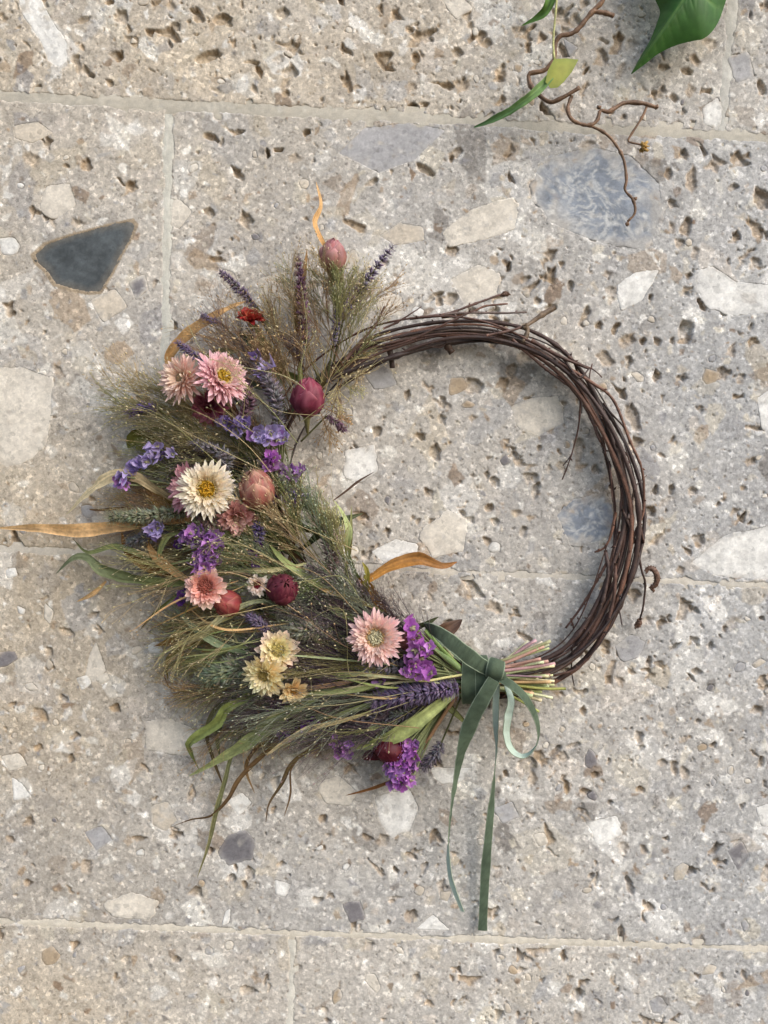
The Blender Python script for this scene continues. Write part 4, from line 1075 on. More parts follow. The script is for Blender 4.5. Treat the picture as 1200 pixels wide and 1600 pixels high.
def strawflower(px, py, h, dia, face, outer, inner, disc, disc_r=.28, layers=4, per=20, wid=.24, open_=8, spread=16, disc_col2=None, name='strawflower'):
    """face: (x, z) lean of the flower's axis; outer/inner = (base colour, tip colour) of the petals."""
    n = np.array([face[0], -math.sqrt(max(1 - face[0] ** 2 - face[1] ** 2, .05)), face[1]])
    R = dia * 1.03 / 2 * S
    root = empty(name, P(px, py, h), wreath, basis(n))
    stem = MB()
    layers = layers + 2; disc_r = disc_r * .86
    for lay in range(layers):
        f = lay / max(layers - 1, 1); r_in = R * (.10 + f * max(disc_r * .95 - .10, 0)); lf = (R - r_in) * (1 - 0.42 * f ** 1.1)
        cb = [np.asarray(outer[0]) * (1 - f) + np.asarray(inner[0]) * f, np.asarray(outer[1]) * (1 - f) + np.asarray(inner[1]) * f]
        cnt = max(9, int(per * (1 if lay == 0 else 1.55 - .6 * f)))
        variants = [petal_mesh(lf * s, wid * 1.04 * R * (1 - .25 * f), jit(cb[0], .05), jit(cb[1], .05), rng.uniform(.3, .6), rng.uniform(-.12, .2) + .12 * f) for s in (0.9, 1.0, 1.05)]
        acc = MB()
        for i in range(cnt):
            a = 2 * math.pi * (i + .5 * (lay % 2) + rng.uniform(-.25, .25)) / cnt
            el = math.radians(open_ - 6 + (58 - open_) * f ** 1.1 + rng.normal(0, spread * .35))
            m = Matrix.Translation((0, 0, R * (.02 + .10 * f))) @ Matrix.Rotation(a, 4, 'Z') @ Matrix.Translation((r_in, 0, 0)) @ Matrix.Rotation(-el, 4, 'Y') @ Matrix.Rotation(rng.normal(0, .32), 4, 'X') @ Matrix.Rotation(rng.normal(0, .10), 4, 'Z') @ Matrix.Diagonal((rng.uniform(.88, 1.06), rng.uniform(.75, 1.2), 1, 1)) @ Matrix.Translation((0, 0, 0))
            me = variants[rng.integers(3)]
            if lay == 0:
                o = bpy.data.objects.new('petal', me); COL.objects.link(o); o.parent = root; o.matrix_basis = m
            else:
                v = np.array([m @ x.co for x in me.vertices]); c = np.zeros(len(v) * 4, np.float32); me.attributes['Col'].data.foreach_get('color', c)
                acc.add(v, c.reshape(-1, 4)[:, :3] * rng.uniform(.93, 1.05), quads=grid_faces(5, 3))
        if lay: stem.v += acc.v; stem.c += acc.c; stem.q += [q + stem.n for q in acc.q]; stem.n += acc.n
    o = bpy.data.objects.new('inner_petals', stem.mesh('inner_petals', M_PETAL)); COL.objects.link(o); o.parent = root; o['kind'] = 'stuff'
    # disc of many tiny florets
    d = MB(); m = 150; rr = disc_r * R * np.sqrt(rng.random(m)); aa = rng.random(m) * 6.28
    pts = np.stack([rr * np.cos(aa), rr * np.sin(aa), R * .16 + .25 * disc_r * R * (1 - (rr / (disc_r * R)) ** 2)], -1)
    fr = rr / (disc_r * R)
    dc = np.asarray(disc)[None] * (1 - .25 * fr[:, None]) * rng.uniform(.8, 1.15, (m, 1))
    if disc_col2 is not None:
        k = (fr > .72)[:, None]; dc = np.where(k, np.asarray(disc_col2)[None] * rng.uniform(.8, 1.15, (m, 1)), dc)
    nr = unit(np.stack([pts[:, 0] * .9, pts[:, 1] * .9, np.full(m, disc_r * R)], -1))
    d.spindles(pts, nr, .11 * R, .035 * R, dc * .8, dc)
    K = 14; u = np.linspace(0, 1, 6)[1:]; ang = np.arange(K) * 2 * math.pi / K
    ring = [[(disc_r * R * q * math.cos(a_), disc_r * R * q * math.sin(a_), R * .15 + .22 * disc_r * R * (1 - q * q)) for a_ in ang] for q in u]
    V = [(0, 0, R * .15 + .22 * disc_r * R)] + [p for r_ in ring for p in r_]
    q = [(1 + j * K + i, 1 + (j + 1) * K + i, 1 + (j + 1) * K + (i + 1) % K, 1 + j * K + (i + 1) % K) for j in range(4) for i in range(K)]
    d.add(V, np.asarray(disc) * .75, quads=q, tris=[(0, 1 + i, 1 + (i + 1) % K) for i in range(K)])
    o = bpy.data.objects.new('disc', d.mesh('disc', M_PETAL)); COL.objects.link(o); o.parent = root
    # calyx and stalk behind
    s = MB(); s.tube(np.array([(0, 0, R * .1), (0, 0, -R * .25), (R * .05, -R * .05, -R * .7)]), [R * .22, R * .16, .0008], lin(140, 130, 90), 8)
    o = bpy.data.objects.new('stalk', s.mesh('stalk', M_STEM)); COL.objects.link(o); o.parent = root
    return root

PK, PKL, CRW, PEA = lin(222, 150, 158), lin(242, 196, 194), lin(248, 232, 208), lin(236, 186, 168)
YEL, GLD, RED, MAR = lin(226, 186, 60), lin(240, 214, 140), lin(168, 62, 58), lin(112, 38, 52)
strawflower(287, 592, 56, 76, (-.42, .1), (lin(232, 172, 160), lin(250, 218, 206)), (lin(244, 206, 184), lin(252, 236, 216)), lin(230, 196, 150), .16, 5, 24, .15, 8)
strawflower(345, 592, 58, 84, (.62, .34), (lin(236, 164, 176), lin(250, 206, 212)), (lin(248, 208, 208), lin(252, 230, 222)), YEL, .34, 5, 30, .16, 4, disc_col2=lin(236, 214, 170))
strawflower(328, 636, 36, 62, (-.2, -.5), (lin(150, 66, 92), lin(192, 118, 140)), (lin(160, 80, 104), lin(190, 120, 140)), lin(150, 60, 70), .2, 3, 20, .24, 10)
strawflower(300, 764, 44, 80, (-.5, .05), (lin(198, 116, 134), lin(232, 172, 178)), (PK, PKL), lin(230, 180, 140), .2, 3, 22, .2, 10)
strawflower(323, 765, 54, 88, (.18, .05), (lin(250, 232, 206), lin(254, 246, 230)), (lin(246, 226, 188), lin(254, 244, 222)), lin(232, 182, 50), .36, 4, 34, .14, 4, disc_col2=lin(236, 214, 156))
strawflower(370, 806, 44, 62, (.1, -.5), (lin(180, 110, 110), lin(220, 168, 160)), (lin(214, 160, 150), lin(238, 200, 188)), lin(220, 180, 160), .18, 3, 13, .3, 14)
strawflower(392, 500, 34, 48, (.05, .78), (lin(150, 44, 46), lin(180, 60, 56)), (lin(214, 116, 84), lin(172, 58, 52)), lin(226, 170, 120), .2, 3, 10, .36, 14)
strawflower(321, 917, 50, 66, (.05, .12), (lin(242, 192, 178), lin(252, 222, 208)), (lin(232, 156, 140), lin(240, 184, 166)), lin(206, 118, 100), .36, 3, 15, .3, 6)
strawflower(402, 914, 44, 36, (.05, .05), (lin(238, 222, 206), lin(248, 238, 226)), (lin(240, 216, 204), lin(246, 228, 216)), lin(150, 44, 56), .32, 2, 13, .3, 8)
strawflower(586, 996, 58, 82, (.04, .06), (lin(244, 190, 184), lin(252, 212, 210)), (lin(250, 218, 200), lin(252, 226, 214)), lin(248, 240, 200), .34, 5, 30, .15, 3, disc_col2=lin(240, 204, 150))
strawflower(434, 1016, 46, 66, (.12, .12), (lin(250, 232, 190), lin(252, 222, 206)), (lin(252, 238, 168), lin(254, 244, 200)), lin(248, 228, 140), .3, 3, 14, .3, 8)
strawflower(415, 1053, 50, 70, (-.3, -.25), (lin(244, 214, 152), lin(252, 238, 196)), (lin(250, 230, 170), lin(254, 244, 208)), lin(240, 212, 130), .22, 4, 20, .2, 10)
strawflower(458, 1077, 46, 46, (.2, -.45), (lin(240, 202, 144), lin(250, 228, 182)), (lin(244, 210, 146), lin(250, 232, 186)), lin(224, 170, 90), .2, 3, 11, .34, 16)
strawflower(446, 1040, 40, 34, (.2, .0), (lin(226, 176, 170), lin(240, 206, 190)), (lin(220, 160, 150), lin(236, 190, 170)), lin(180, 80, 90), .25, 2, 11, .34, 10)

def bud(px, py, h, w, hgt, tilt, c0, c1, c2, n=15, lean=0.3, name='strawflower_bud'):
    """Closed bud of overlapping papery bracts; w, hgt in photograph pixels; tilt turns it in the wall plane (degrees, 0 = tip up)."""
    a = math.radians(tilt)
    ax = Vector((math.sin(a), -lean, math.cos(a))).normalized()
    root = empty(name, P(px, py, h), wreath, basis(ax))
    rx, rz = w / 2 * S, hgt / 2 * S
    variants = []
    for v in range(4):
        rows, cols = 8, 7
        th = np.linspace(0.10, [.66, .80, .92, .995][v], rows) * math.pi
        half = (math.pi / 3.1) * np.array([.5, .8, .95, 1, .92, .75, .5, .12]) * rng.uniform(.85, 1.1)
        shade = rng.uniform(.78, 1.18)
        V, C = [], []
        tw = rng.uniform(-.1, .1)
        for t, hw in zip(th, half):
            for k in np.linspace(-1, 1, cols):
                ph = hw * k + tw * t; s = math.sin(t) * (1 - .34 * max(0, (t - 1.4) / 1.74) ** 1.3); e = 1.0 + .05 * (1 - k * k) + (.07 if v < 3 else 0) * max(0, (t - th[-3]) / (th[-1] - th[-3])) * rng.uniform(.5, 1)
                V.append((rx * s * math.cos(ph) * e, rx * s * math.sin(ph) * e, -rz * math.cos(t)))
                f = t / math.pi; cc = (c0 * (1 - f) + c1 * f) * shade * (1 + .22 * math.sin(k * 13 + t * 2))
                edge = 1.4 * max(max(0, abs(k) - .6) / .4, max(0, (t - th[-3]) / (th[-1] - th[-3])) * .8); edge = min(edge, 1.5)
                streak_ = max(0, 1 - abs(k) * 3) * .35
                cc = cc * (1 - .6 * edge) + c2 * .6 * edge
                C.append(jit(cc * (1 - streak_) + c2 * streak_, .07))
        V = np.array(V) + rng.normal(0, rx * .03, (len(V), 3)); mb = MB(); mb.add(V, C, quads=grid_faces(rows, cols)); variants.append(mb.mesh('bract', M_PETAL))
    for i in range(n):
        o = bpy.data.objects.new('bract', variants[[0, 0, 0, 1, 1, 1, 1, 2, 2, 2, 2, 3, 3, 3, 3][i % 15]]); COL.objects.link(o); o.parent = root
        s = .86 + .14 * (1 - i / n) + rng.uniform(0, .03)
        o.matrix_basis = Matrix.Rotation(2.39996 * i, 4, 'Z') @ Matrix.Diagonal((s, s, 1.0 + .10 * (i / n) + rng.uniform(-.05, .05), 1))
    s = MB(); s.tube(np.array([(0, 0, -rz * .8), (0, 0, -rz * 1.2), (0, .001, -rz * 2.0)]), [rx * .5, rx * .2, .0009], lin(132, 126, 84), 8)
    o = bpy.data.objects.new('stalk', s.mesh('stalk', M_STEM)); COL.objects.link(o); o.parent = root
    return root
bud(481, 621, 44, 50, 54, 4, lin(150, 62, 84), lin(128, 42, 66), lin(192, 112, 124))
bud(402, 764, 48, 52, 56, -8, lin(190, 118, 106), lin(164, 90, 82), lin(236, 196, 166))
bud(520, 400, 40, 42, 46, 6, lin(214, 172, 146), lin(146, 56, 80), lin(226, 176, 172))
bud(441, 920, 46, 46, 48, 30, lin(116, 44, 62), lin(96, 36, 54), lin(156, 82, 90), lean=1.6)
bud(354, 942, 40, 40, 44, -60, lin(178, 82, 80), lin(150, 52, 64), lin(206, 130, 112), lean=.8)
bud(608, 1172, 24, 42, 46, -90, lin(96, 30, 42), lin(80, 24, 36), lin(126, 56, 60), lean=.3)
bud(640, 1000, 36, 34, 36, 60, lin(150, 92, 92), lin(180, 120, 110), lin(206, 160, 140), lean=.6)

# ---- statice: ruffled papery florets in sprigs
STC = {'violet': (lin(122, 100, 158), lin(160, 140, 200)), 'lilac': (lin(160, 142, 190), lin(204, 188, 230)), 'magenta': (lin(164, 84, 172), lin(206, 132, 212)),
       'purple': (lin(142, 94, 164), lin(190, 142, 206)), 'deep': (lin(92, 54, 122), lin(132, 84, 162)), 'orchid': (lin(174, 108, 180), lin(212, 156, 216))}
FLO = {}
for nm, (c0, c1) in STC.items():
    FLO[nm] = []
    for v in range(7):
        tint = rng.uniform(.8, 1.18); K, Rr = 20, 5; V, C = [], []
        amp = rng.uniform(.5, .85); p1, p2 = rng.random(2) * 6.28
        for j in range(Rr):
            f = j / (Rr - 1)
            for i in range(K):
                a = 2 * math.pi * i / K
                ruf = amp * f * f * (math.sin(3 * a + p1) * .6 + .6 * math.sin(7 * a + p2) + .35 * rng.standard_normal())
                r = (.12 + .88 * f ** .8) * (1 + .12 * f * math.sin(4 * a + p2) + .06 * f * rng.standard_normal())
                V.append((r * math.cos(a) * .5, r * math.sin(a) * .5, .42 * f ** 1.5 + ruf * .42 - .25))
                C.append(np.clip((c0 + (c1 - c0) * (f * .8 + .2 * rng.random())) * rng.uniform(.9, 1.1) * tint, 0, 1))
        q = [(j * K + i, j * K + (i + 1) % K, (j + 1) * K + (i + 1) % K, (j + 1) * K + i) for j in range(Rr - 1) for i in range(K)]
        mb = MB(); mb.add(V, C, quads=q)
        FLO[nm].append(mb.mesh('floret', M_PETAL))
def statice(florets, pal, stem_to, h=40):
    """florets: list of (px, py, size px)."""
    fa = np.array([(f[0], f[1]) for f in florets], float)
    root = empty('statice_sprig', P(fa[:, 0].mean(), fa[:, 1].max(), h - 8), wreath)
    st = MB()
    florets = list(florets) + [(f[0] + rng.normal(0, 5), f[1] + rng.normal(0, 5), f[2] * .72) for f in florets if rng.random() < .6]
    for f in florets:
        hh = h + rng.uniform(-5, 6)
        p = P(f[0], f[1], hh); s = f[2] * 1.22 * S
        nrm = unit(np.array([rng.normal(0, .5), -1, rng.normal(0.1, .5)]))
        pl = pal if isinstance(pal, str) else pal[rng.integers(len(pal))]
        me = FLO[pl][rng.integers(7)]
        o = bpy.data.objects.new('floret', me); COL.objects.link(o); o.parent = root
        o.matrix_parent_inverse = WORLD_INV[root.name]
        o.matrix_basis = Matrix.Translation(Vector(p)) @ basis(nrm).to_4x4() @ Matrix.Rotation(rng.random() * 6.28, 4, 'Z') @ Matrix.Diagonal((s * 1.1, s * rng.uniform(.8, 1.1), s * rng.uniform(.9, 1.4), 1))
        e = P(stem_to[0] + rng.normal(0, 4), stem_to[1] + rng.normal(0, 4), max(h - 22, 8)); b = p + np.array([0, .003, 0])
        st.strands(spline([b, (b + e) / 2 + np.array([0, .004, 0]), e], 8)[None], np.full((1, 8), 1.3 * S), np.tile(lin(116, 122, 84), (1, 8, 1)), 5)
        k = 7; dd = unit(rng.standard_normal((k, 3)) + unit(p - e) * 1.2)             # green papery calyx scales
        st.spindles(np.tile(p + np.array([0, .0016, 0]), (k, 1)) - dd * s * .45, dd, s * .6, s * .09, lin(128, 132, 92), lin(180, 170, 136))
    o = st.build('stem', M_STEM, root)
    return root
def blob(cx, cy, rx, ry, n, size):
    out = []
    for i in range(n):
        r = math.sqrt((i + .5) / n); a = 2.4 * i + rng.uniform(-.3, .3)
        out.append((cx + rx * r * math.cos(a), cy + ry * r * math.sin(a), size * rng.uniform(.8, 1.15)))
    return out
statice([(400, 555, 15), (420, 570, 17), (404, 580, 14), (412, 590, 11)], ['violet', 'lilac'], (440, 680), 44)
statice(blob(372, 664, 22, 9, 7, 15) + [(347, 660, 15)], ['lilac', 'violet'], (400, 740), 44)
statice(blob(420, 680, 30, 12, 11, 16), ['lilac', 'lilac', 'purple'], (440, 760), 46)
statice([(212, 728, 18), (205, 735, 16), (194, 750, 17), (190, 744, 14), (240, 704, 20), (232, 710, 18), (250, 712, 15), (268, 708, 14), (222, 722, 18), (246, 698, 14)], ['lilac', 'violet', 'lilac'], (310, 760), 36)
statice([(189, 752, 16), (195, 757, 12)], 'orchid', (300, 765), 34)
statice(blob(423, 722, 10, 11, 6, 14), ['orchid', 'magenta'], (440, 790), 42)
statice(blob(455, 737, 17, 8, 7, 14), ['purple', 'orchid'], (450, 800), 40)
statice(blob(461, 778, 18, 7, 8, 14), ['orchid', 'lilac'], (460, 830), 38)
statice(blob(242, 830, 9, 11, 6, 14), ['lilac', 'violet'], (300, 820), 34)
statice(blob(300, 838, 12, 12, 6, 16) + blob(327, 848, 14, 16, 9, 17) + blob(322, 876, 16, 14, 9, 17), ['purple', 'orchid', 'purple'], (380, 850), 48)
statice([(330, 812, 15), (318, 800, 13), (345, 815, 12)], ['orchid', 'purple'], (370, 830), 40)
statice([(278, 852, 12), (288, 930, 16), (283, 938, 15)], 'deep', (340, 880), 26)
statice([(398, 862, 14), (404, 850, 14), (428, 778, 13), (400, 880, 12)], 'deep', (430, 890), 34)
statice([(642, 982, 20), (650, 998, 20), (658, 1012, 18), (648, 1016, 20), (642, 1030, 18), (656, 1030, 17), (664, 1046, 20), (650, 1052, 18), (672, 1052, 17), (640, 1050, 16), (668, 1020, 15), (640, 972, 15), (672, 1010, 13), (646, 1040, 17)], ['magenta', 'magenta', 'orchid'], (725, 1060), 50)
statice([(593, 1065, 15)], 'purple', (680, 1070), 44)
statice([(524, 1160, 14), (536, 1166, 15), (530, 1174, 14), (542, 1178, 13), (545, 1164, 11), (520, 1152, 10)], ['orchid', 'purple'], (600, 1120), 26)
statice(blob(628, 1192, 22, 34, 20, 15) + [(612, 1224, 13), (642, 1222, 12), (628, 1230, 12), (650, 1165, 11)], ['orchid', 'purple', 'magenta'], (705, 1085), 26)
statice([(436, 1100, 18), (446, 1092, 18), (438, 1118, 18), (430, 1112, 15), (468, 1138, 16), (480, 1132, 16), (450, 1140, 15), (490, 1128, 14), (440, 1146, 12), (474, 1146, 12)], 'deep', (560, 1080), 26)
statice([(430, 1128, 14), (500, 1060, 15), (520, 1066, 14), (540, 1072, 14), (560, 1040, 14)], 'deep', (640, 1066), 24)

# ---- the bound stems and their cut ends
STM = [lin(204, 198, 156), lin(164, 170, 122), lin(192, 160, 118), lin(158, 124, 108), lin(216, 208, 174), lin(148, 154, 110), lin(184, 182, 144), lin(166, 130, 132)]
for i in range(64):
    yy = rng.uniform(-1, 1); hq = rng.uniform(-1, 1)
    y0 = 1060 + yy * 26; hh = 20 + 11 * hq * math.sqrt(max(1 - yy * yy, 0))
    ex = rng.uniform(832, 872) - 10 * abs(yy) ; ey = 1053 + yy * 41 + rng.normal(0, 4) - (12 if yy < -.6 else 0)
    lx = rng.uniform(655, 700); ly = 1050 + yy * 40 + rng.normal(0, 8)
    pts = [(lx, ly, hh + rng.uniform(0, 8)), (715, y0 + 4 * yy, hh), (775, 1056 + yy * 22, hh), (ex, ey, hh + rng.uniform(-4, 6))]
    path = PP(spline(np.array(pts), 22)); r = rng.uniform(1.3, 2.9) * S
    c = jit(STM[rng.integers(len(STM))], .12)
    col = np.tile(c, (22, 1)) * (1 + .1 * rng.standard_normal((22, 1))); col[-1] = np.minimum(c * 1.35 + .05, .85)
    mb = MB(); mb.tube(path, np.full(22, r), np.clip(col, 0, 1), 6); mb.build('cut_stem', M_STEM, wreath)
for pts, r, c in [([(664, 985, 34), (690, 1014, 34), (722, 1046, 30)], 3, lin(150, 176, 100)), ([(672, 1010, 34), (700, 1030, 34), (724, 1050, 30)], 4, lin(160, 182, 120)),
                  ([(660, 1170, 12), (690, 1122, 18), (718, 1082, 24), (730, 1074, 24)], 3, lin(160, 124, 92)), ([(640, 1178, 12), (680, 1116, 20), (722, 1076, 26)], 2.2, lin(140, 148, 92)),
                  ([(884, 1076, 24), (850, 1076, 26), (800, 1070, 26)], 2.2, lin(160, 160, 90)), ([(842, 1112, 18), (815, 1096, 22), (790, 1082, 24)], 2, lin(180, 186, 110)),
                  ([(630, 1054, 46), (660, 1064, 46), (700, 1058, 40), (724, 1054, 34)], 2, lin(196, 190, 130))]:
    path = PP(spline(np.array(pts, float), 18)); mb = MB(); mb.tube(path, r * S, c, 6); mb.build('cut_stem', M_STEM, wreath)

# ---- velvet ribbon: dark green pile outside, pale backing inside
ribbon = empty('ribbon', P(757, 1453, 0), wreath)
VF, VB, VE = lin(80, 93, 75), lin(190, 206, 190), lin(152, 164, 138)
def band(pts, name, widths, twists, n=60, flip=False, thick=0.5):
    """pts (px, py, h); widths px; twists in degrees about the run of the ribbon (0 = face to the viewer, 90 = edge on)."""
    pts = np.array(pts, float); sp = spline(pts, n); path = PP(sp)
    t = np.linspace(0, 1, n); tk = np.linspace(0, 1, len(widths))
    w = np.interp(t, tk, widths) * S * .45 * (1 + .04 * np.sin(t * 23 + rng.random() * 6)); tw = np.radians(np.interp(t, np.linspace(0, 1, len(twists)), twists))
    tg = unit(np.gradient(path, axis=0)); out = np.array([0, -1.0, 0])
    side = np.cross(tg, np.broadcast_to(out, tg.shape))
    bad = np.linalg.norm(side, axis=1) < .15
    side = unit(side)
    for i in range(1, n):
        if bad[i] or np.dot(side[i], side[i - 1]) < -0.2: side[i] = side[i - 1]
    side = unit(side - tg * np.sum(side * tg, 1)[:, None]); nrm = np.cross(side, tg)
    sd = side * np.cos(tw)[:, None] + nrm * np.sin(tw)[:, None]; nm = np.cross(sd, tg)
    nm = np.where((nm[:, 1:2] * np.cos(tw)[:, None]) > 0, -nm, nm)
    offs = np.array([-1, -.86, -.45, 0, .45, .86, 1.0]); m = len(offs)
    belly = .10 * (1 - offs ** 2)
    F = path[:, None] + sd[:, None] * (offs[None, :, None] * w[:, None, None]) + nm[:, None] * (belly[None, :, None] * w[:, None, None])
    cre = np.convolve(rng.standard_normal(n), np.ones(3) / 2, 'same')[:, None] * np.sin(np.linspace(0, 3, m) + rng.random() * 3)[None]
    F += nm[:, None] * (cre * w[:, None] * .07)[..., None] + rng.normal(0, .00005, F.shape)
    Bk = F - nm[:, None] * thick * .001
    cf = np.tile(VF, (n, m, 1)) * (1 + .08 * rng.standard_normal((n, m, 1))) * (1 + .16 * np.convolve(rng.standard_normal(n), np.ones(7) / 4, 'same'))[:, None, None]; cf[:, [0, -1]] = VE
    cb = np.tile(VB, (n, m, 1)); cb[:, [0, -1]] = VE
    mb = MB(); g = grid_faces(n, m)
    mb.add(F, cf.reshape(-1, 3), quads=g); mb.add(Bk, cb.reshape(-1, 3), quads=g[:, ::-1])
    k = np.arange(n - 1); b0 = n * m
    for e in (0, m - 1):
        a = k * m + e; c = (k + 1) * m + e
        mb.q.append(np.stack([a, c, b0 + c, b0 + a], -1))
    return mb.build(name, M_RIBBON, ribbon)

def wrap(x0, x1, w, rad, lean, name='wrap'):
    """Turn of ribbon round the stems."""
    n = 72; a = np.linspace(0, 2 * math.pi, n)
    cy, ch = 1062, 20
    ys = cy + (36 * rad) * np.cos(a); hs = ch + 15.5 * rad * np.sin(a); xs = x0 + (x1 - x0) * (np.cos(a) * .5 + .5) + lean * np.sin(a)
    offs = np.array([-1, -.92, -.5, 0, .5, .92, 1.0]); V = []; C = []
    for i in range(n):
        for o in offs:
            V.append(P(xs[i] + o * w / 2, ys[i] + .8 * math.sin(o * 5 + i * .3), max(hs[i] + .25 * (1 - o * o) + .5 * math.sin(o * 3.2 + x0) * math.sin(i * .35), 1.2)))
            C.append(VE if abs(o) == 1 else VF * (1 + .06 * rng.standard_normal()))
    mb = MB(); mb.add(V, C, quads=grid_faces(n, len(offs)))
    return mb.build(name, M_RIBBON, ribbon)
wrap(732, 744, 24, 1.0, 2); wrap(736, 734, 22, 1.05, -3); wrap(748, 752, 24, 1.08, 5)

# knot: a short strap folded over the crossing
def knot():
    mb = MB(); n, m = 26, 13
    V, C = [], []
    for i in range(n):
        a = -1.9 + 3.8 * i / (n - 1)
        for j in range(m):
            o = -1 + 2 * j / (m - 1)
            y = 1046 + 17 * math.sin(a) * (1 - .08 * o * o); h = 37 + 9.0 * math.cos(a) + 1.6 * (1 - o * o) - .7 * math.sin(o * 4 + a)
            V.append(P(774 + o * (11 + 3 * math.cos(a)) + 7 * math.sin(a) * -.5, y + 4 * o, h)); C.append(VE if abs(o) == 1 else VF * rng.uniform(.92, 1.12))
    mb.add(V, C, quads=grid_faces(n, m))
    # dense inner fold
    K = 16; path = PP(spline(np.array([(768, 1066, 34), (778, 1062, 40), (786, 1056, 42), (780, 1050, 42), (772, 1056, 40)], float), K))
    mb.tube(path, 5.5 * S, np.tile(VF * .95, (K, 1)), 10)
    return mb.build('knot', M_RIBBON, ribbon)
knot()
band([(772, 1050, 40), (748, 1037, 44), (718, 1014, 46), (690, 992, 42), (672, 982, 36), (664, 979, 28)], 'loop', [20, 25, 26, 25, 22, 14], [10, 5, 0, 5, 15, 30])
band([(664, 979, 28), (676, 992, 22), (700, 1014, 20), (728, 1036, 26), (752, 1048, 34)], 'loop', [12, 12, 12, 14, 16], [70, 66, 62, 60, 50])
band([(783, 1060, 42), (802, 1072, 46), (822, 1092, 46), (838, 1122, 42), (842, 1152, 36), (832, 1174, 32), (815, 1182, 30), (798, 1170, 30), (791, 1146, 32), (794, 1118, 36), (798, 1094, 38), (790, 1068, 38)],
     'loop', [14, 15, 16, 15, 12, 11, 12, 15, 17, 17, 15, 11], [30, 35, 38, 48, 58, 80, 108, 128, 140, 146, 142, 140], n=90)
band([(772, 1062, 44), (757, 1088, 44), (738, 1124, 40), (722, 1172, 32), (710, 1234, 22), (703, 1290, 15), (701, 1340, 11), (706, 1378, 9), (723, 1424, 6)],
     'tail', [21, 26, 25, 19, 14, 10, 9, 10, 11, 7], [5, 0, 8, 30, 50, 62, 75, 120, 135, 140], n=90)
band([(776, 1068, 36), (775, 1100, 32), (775, 1140, 26), (776, 1172, 22), (771, 1230, 17), (764, 1300, 13), (758, 1372, 10), (754, 1454, 7)],
     'tail', [13, 12, 8, 10, 15, 16, 16, 15], [150, 140, 100, 50, 22, 14, 10, 8], n=90)

# ------------------------------------------------------------------ ivy hanging in from above
STEM_C = lin(130, 100, 76)
ivy = empty('ivy_vine', P(900, -160, 30))
tag(ivy, 'thin curling brown ivy vine with narrow green leaves and a bare tendril', 'ivy')
def vine(pts, r0, r1, name='vine_stem', col=STEM_C, parent=ivy):
    twig(pts, r0, r1, col, buds=False, parent=parent, name=name)
vine([(968, -160, 30), (956, -60, 26), (944, -4, 22), (930, 14, 20), (918, 28, 19), (904, 46, 18), (892, 54, 17), (876, 57, 16), (869, 70, 15), (866, 96, 14), (850, 112, 12), (829, 117, 10), (831, 135, 10), (842, 148, 11), (862, 161, 13), (886, 151, 15), (908, 138, 16)], 4.0, 3.2)
vine([(928, 18, 20), (945, 20, 21), (959, 24, 20)], 3.0, 3.6, 'bud_stem')
vine([(893, 150, 15), (887, 170, 16), (895, 188, 17), (918, 196, 18), (932, 189, 18), (938, 172, 18), (950, 174, 18), (974, 160, 17), (1002, 160, 16), (1024, 166, 14)], 2.8, 3.4, 'tendril')
vine([(1011, 165, 15), (1003, 184, 15), (984, 214, 14), (982, 222, 14), (1002, 228, 13)], 2.0, 1.6, 'tendril')
vine([(924, 197, 18), (944, 207, 18), (960, 223, 17), (974, 248, 16), (979, 280, 14), (977, 298, 13), (989, 314, 12), (992, 334, 11), (981, 349, 10)], 2.4, 2.0, 'tendril')
mb = MB(); kk = 26; dd = unit(rng.standard_normal((kk, 3)) + np.array([.8, -.3, -.2])); mb.spindles(np.tile(P(1002, 230, 13), (kk, 1)), dd, rng.uniform(.004, .0075, kk), .0014, lin(150, 116, 66), lin(206, 168, 96)); mb.build('flower_bud', M_LEAF, ivy)
for q in [(992, 311, 12), (980, 350, 10), (936, 168, 18), (1026, 167, 14)]:
    mb = MB(); dd = unit(rng.standard_normal((8, 3))); mb.spindles(np.tile(P(*q), (8, 1)) - dd * .001, dd, .0034, .0016, STEM_C, STEM_C * .8); mb.build('leaf_bud', M_BARK, ivy)
blade([(741, 199, 16), (770, 188, 24), (800, 172, 32), (828, 152, 38), (848, 134, 37), (860, 120, 37)], 13, lin(90, 124, 74), lin(112, 142, 80), .1, 'ivy_leaf', .5, parent=ivy, mat=M_IVY, prof=[.2, .75, .8, .9, 1.0, .9])
mb = MB()
out_ = np.array([(866, 92), (884, 91), (904, 93), (894, 112), (881, 128), (871, 137), (860, 138), (852, 128), (856, 110)], float); ctr_ = out_.mean(0)
V_ = [P(*ctr_, 40 - .08 * (ctr_[0] - 850))] + [P(*q_, 39.6 - .08 * (q_[0] - 850)) for q_ in [ctr_ + (p - ctr_) * .55 for p in out_]] + [P(*p, 39 - .08 * (p[0] - 850)) for p in out_]; n_ = len(out_)
mb.add(V_, [lin(150, 152, 60)] + [lin(146, 150, 58)] * n_ + [lin(132, 142, 56)] * n_, quads=[(1 + i, 1 + n_ + i, 1 + n_ + (i + 1) % n_, 1 + (i + 1) % n_) for i in range(n_)], tris=[(0, 1 + i, 1 + (i + 1) % n_) for i in range(n_)])
mb.build('ivy_leaf', M_IVY, ivy)
vine([(872, -150, 34), (868, -40, 32), (870, 0, 31), (867, 40, 32), (866, 70, 34), (868, 94, 36)], 1.5, 1.7, 'leaf_stalk', lin(186, 184, 120))
blade([(816, 40, 14), (832, 32, 20), (848, 22, 26), (858, 2, 30), (862, -40, 30), (864, -90, 28)], 16, lin(104, 140, 66), lin(96, 136, 62), .3, 'ivy_leaf', .4, parent=ivy, mat=M_IVY, prof=[.1, .7, 1, .8, .9, .2])
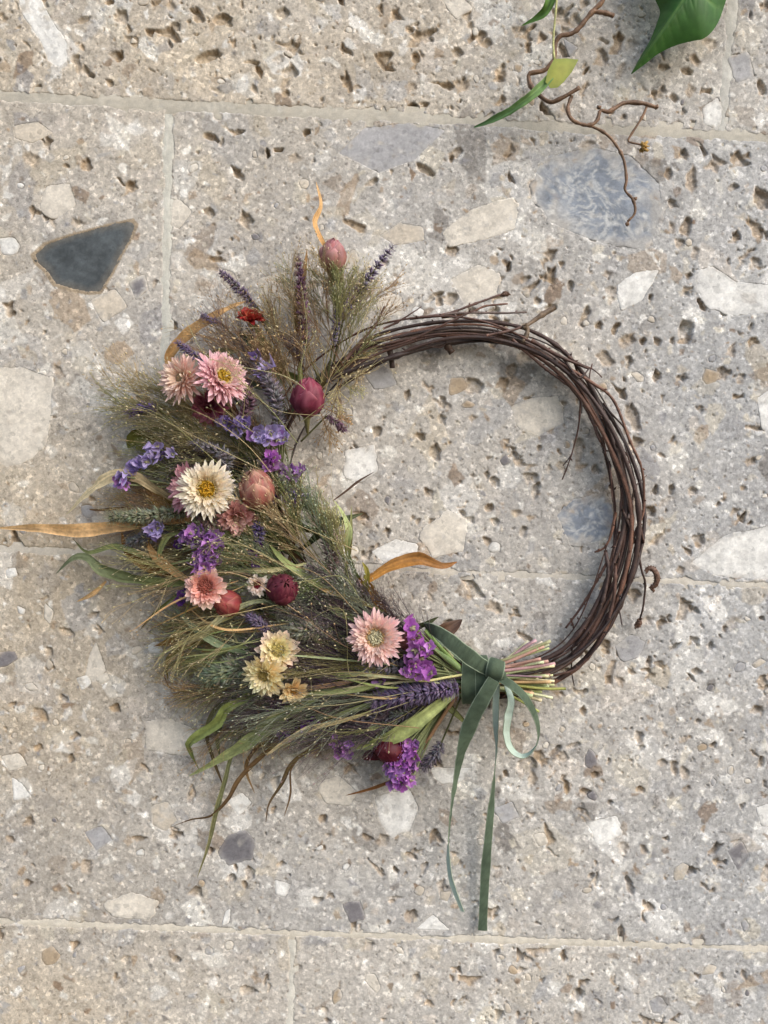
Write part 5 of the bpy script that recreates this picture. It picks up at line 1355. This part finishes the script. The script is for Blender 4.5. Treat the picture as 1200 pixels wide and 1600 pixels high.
vine([(864, -88, 28), (870, -130, 32), (880, -160, 32)], 1.6, 1.8, 'leaf_stalk', lin(160, 160, 100))

shoot = empty('ivy_shoot', P(1110, -200, 40))
tag(shoot, 'broad glossy dark green ivy leaf hanging in at the top right', 'ivy')
lobe = [(986, 116), (996, 109), (1007, 101), (1029, 84), (1056, 71), (1083, 64), (1098, 61), (1112, 50), (1124, 31), (1134, 2), (1142, -22), (1166, -44), (1200, -62), (1170, -78), (1140, -96), (1118, -128), (1104, -158), (1082, -134), (1062, -104), (1036, -92), (1004, -92), (972, -98), (990, -74), (1006, -50), (1018, -24), (1022, -4), (1031, 17), (1027, 34), (1016, 62), (1002, 86), (992, 104)]
la = np.array(lobe, float); c_ = np.array([1082, -20.0]); V_, C_ = [], []
dens = spline(la, 200, closed=True); nd = len(dens); RN = 34
veins = [(988, 113), (1128, 20), (1200, -62), (1104, -158), (972, -98)]
for f in np.linspace(0.02, 1, RN):
    for p in dens:
        q = c_ + (p - c_) * f; d = q - c_
        vein = 0
        for vx in veins:
            e = np.array(vx) - c_; L_ = np.linalg.norm(e); e = e / L_; along = d @ e; perp = abs(d[0] * e[1] - d[1] * e[0])
            if along > 0:
                vein = max(vein, math.exp(-(perp / (2.4 - 1.2 * min(along / L_, 1))) ** 2))
                if perp < 34: vein = max(vein, .45 * max(0, 1 - perp / 34) * math.exp(-((((along - perp * .8) % 19) - 9.5) / 1.6) ** 2))
        hgt = 40 - 14 * f ** 2 * (1 + .25 * math.sin(3 * math.atan2(d[1], d[0]))) - .9 * vein + .08 * (q[0] - 1080) * .5
        V_.append(P(q[0], q[1], hgt)); C_.append(lin(58, 100, 42) * (1 + .10 * math.sin(q[0] * .21) * math.sin(q[1] * .17)) * (1 - vein * .55) + lin(120, 152, 84) * vein * .55)
k = np.arange(nd)
qd = np.vstack([np.stack([r * nd + k, r * nd + (k + 1) % nd, (r + 1) * nd + (k + 1) % nd, (r + 1) * nd + k], -1) for r in range(RN - 1)])
mb = MB(); mb.add(V_, C_, quads=qd); mb.add([P(c_[0], c_[1], 40)], [lin(110, 148, 84)]); mb.t.append(np.stack([np.full(nd, mb.n - 1), (k + 1) % nd, k], -1))
mb.build('ivy_leaf', M_IVY, shoot)
vine([(1082, -20, 40), (1092, -100, 44), (1100, -160, 42), (1110, -200, 40)], 3, 3.5, 'leaf_stalk', lin(120, 130, 80), parent=shoot)
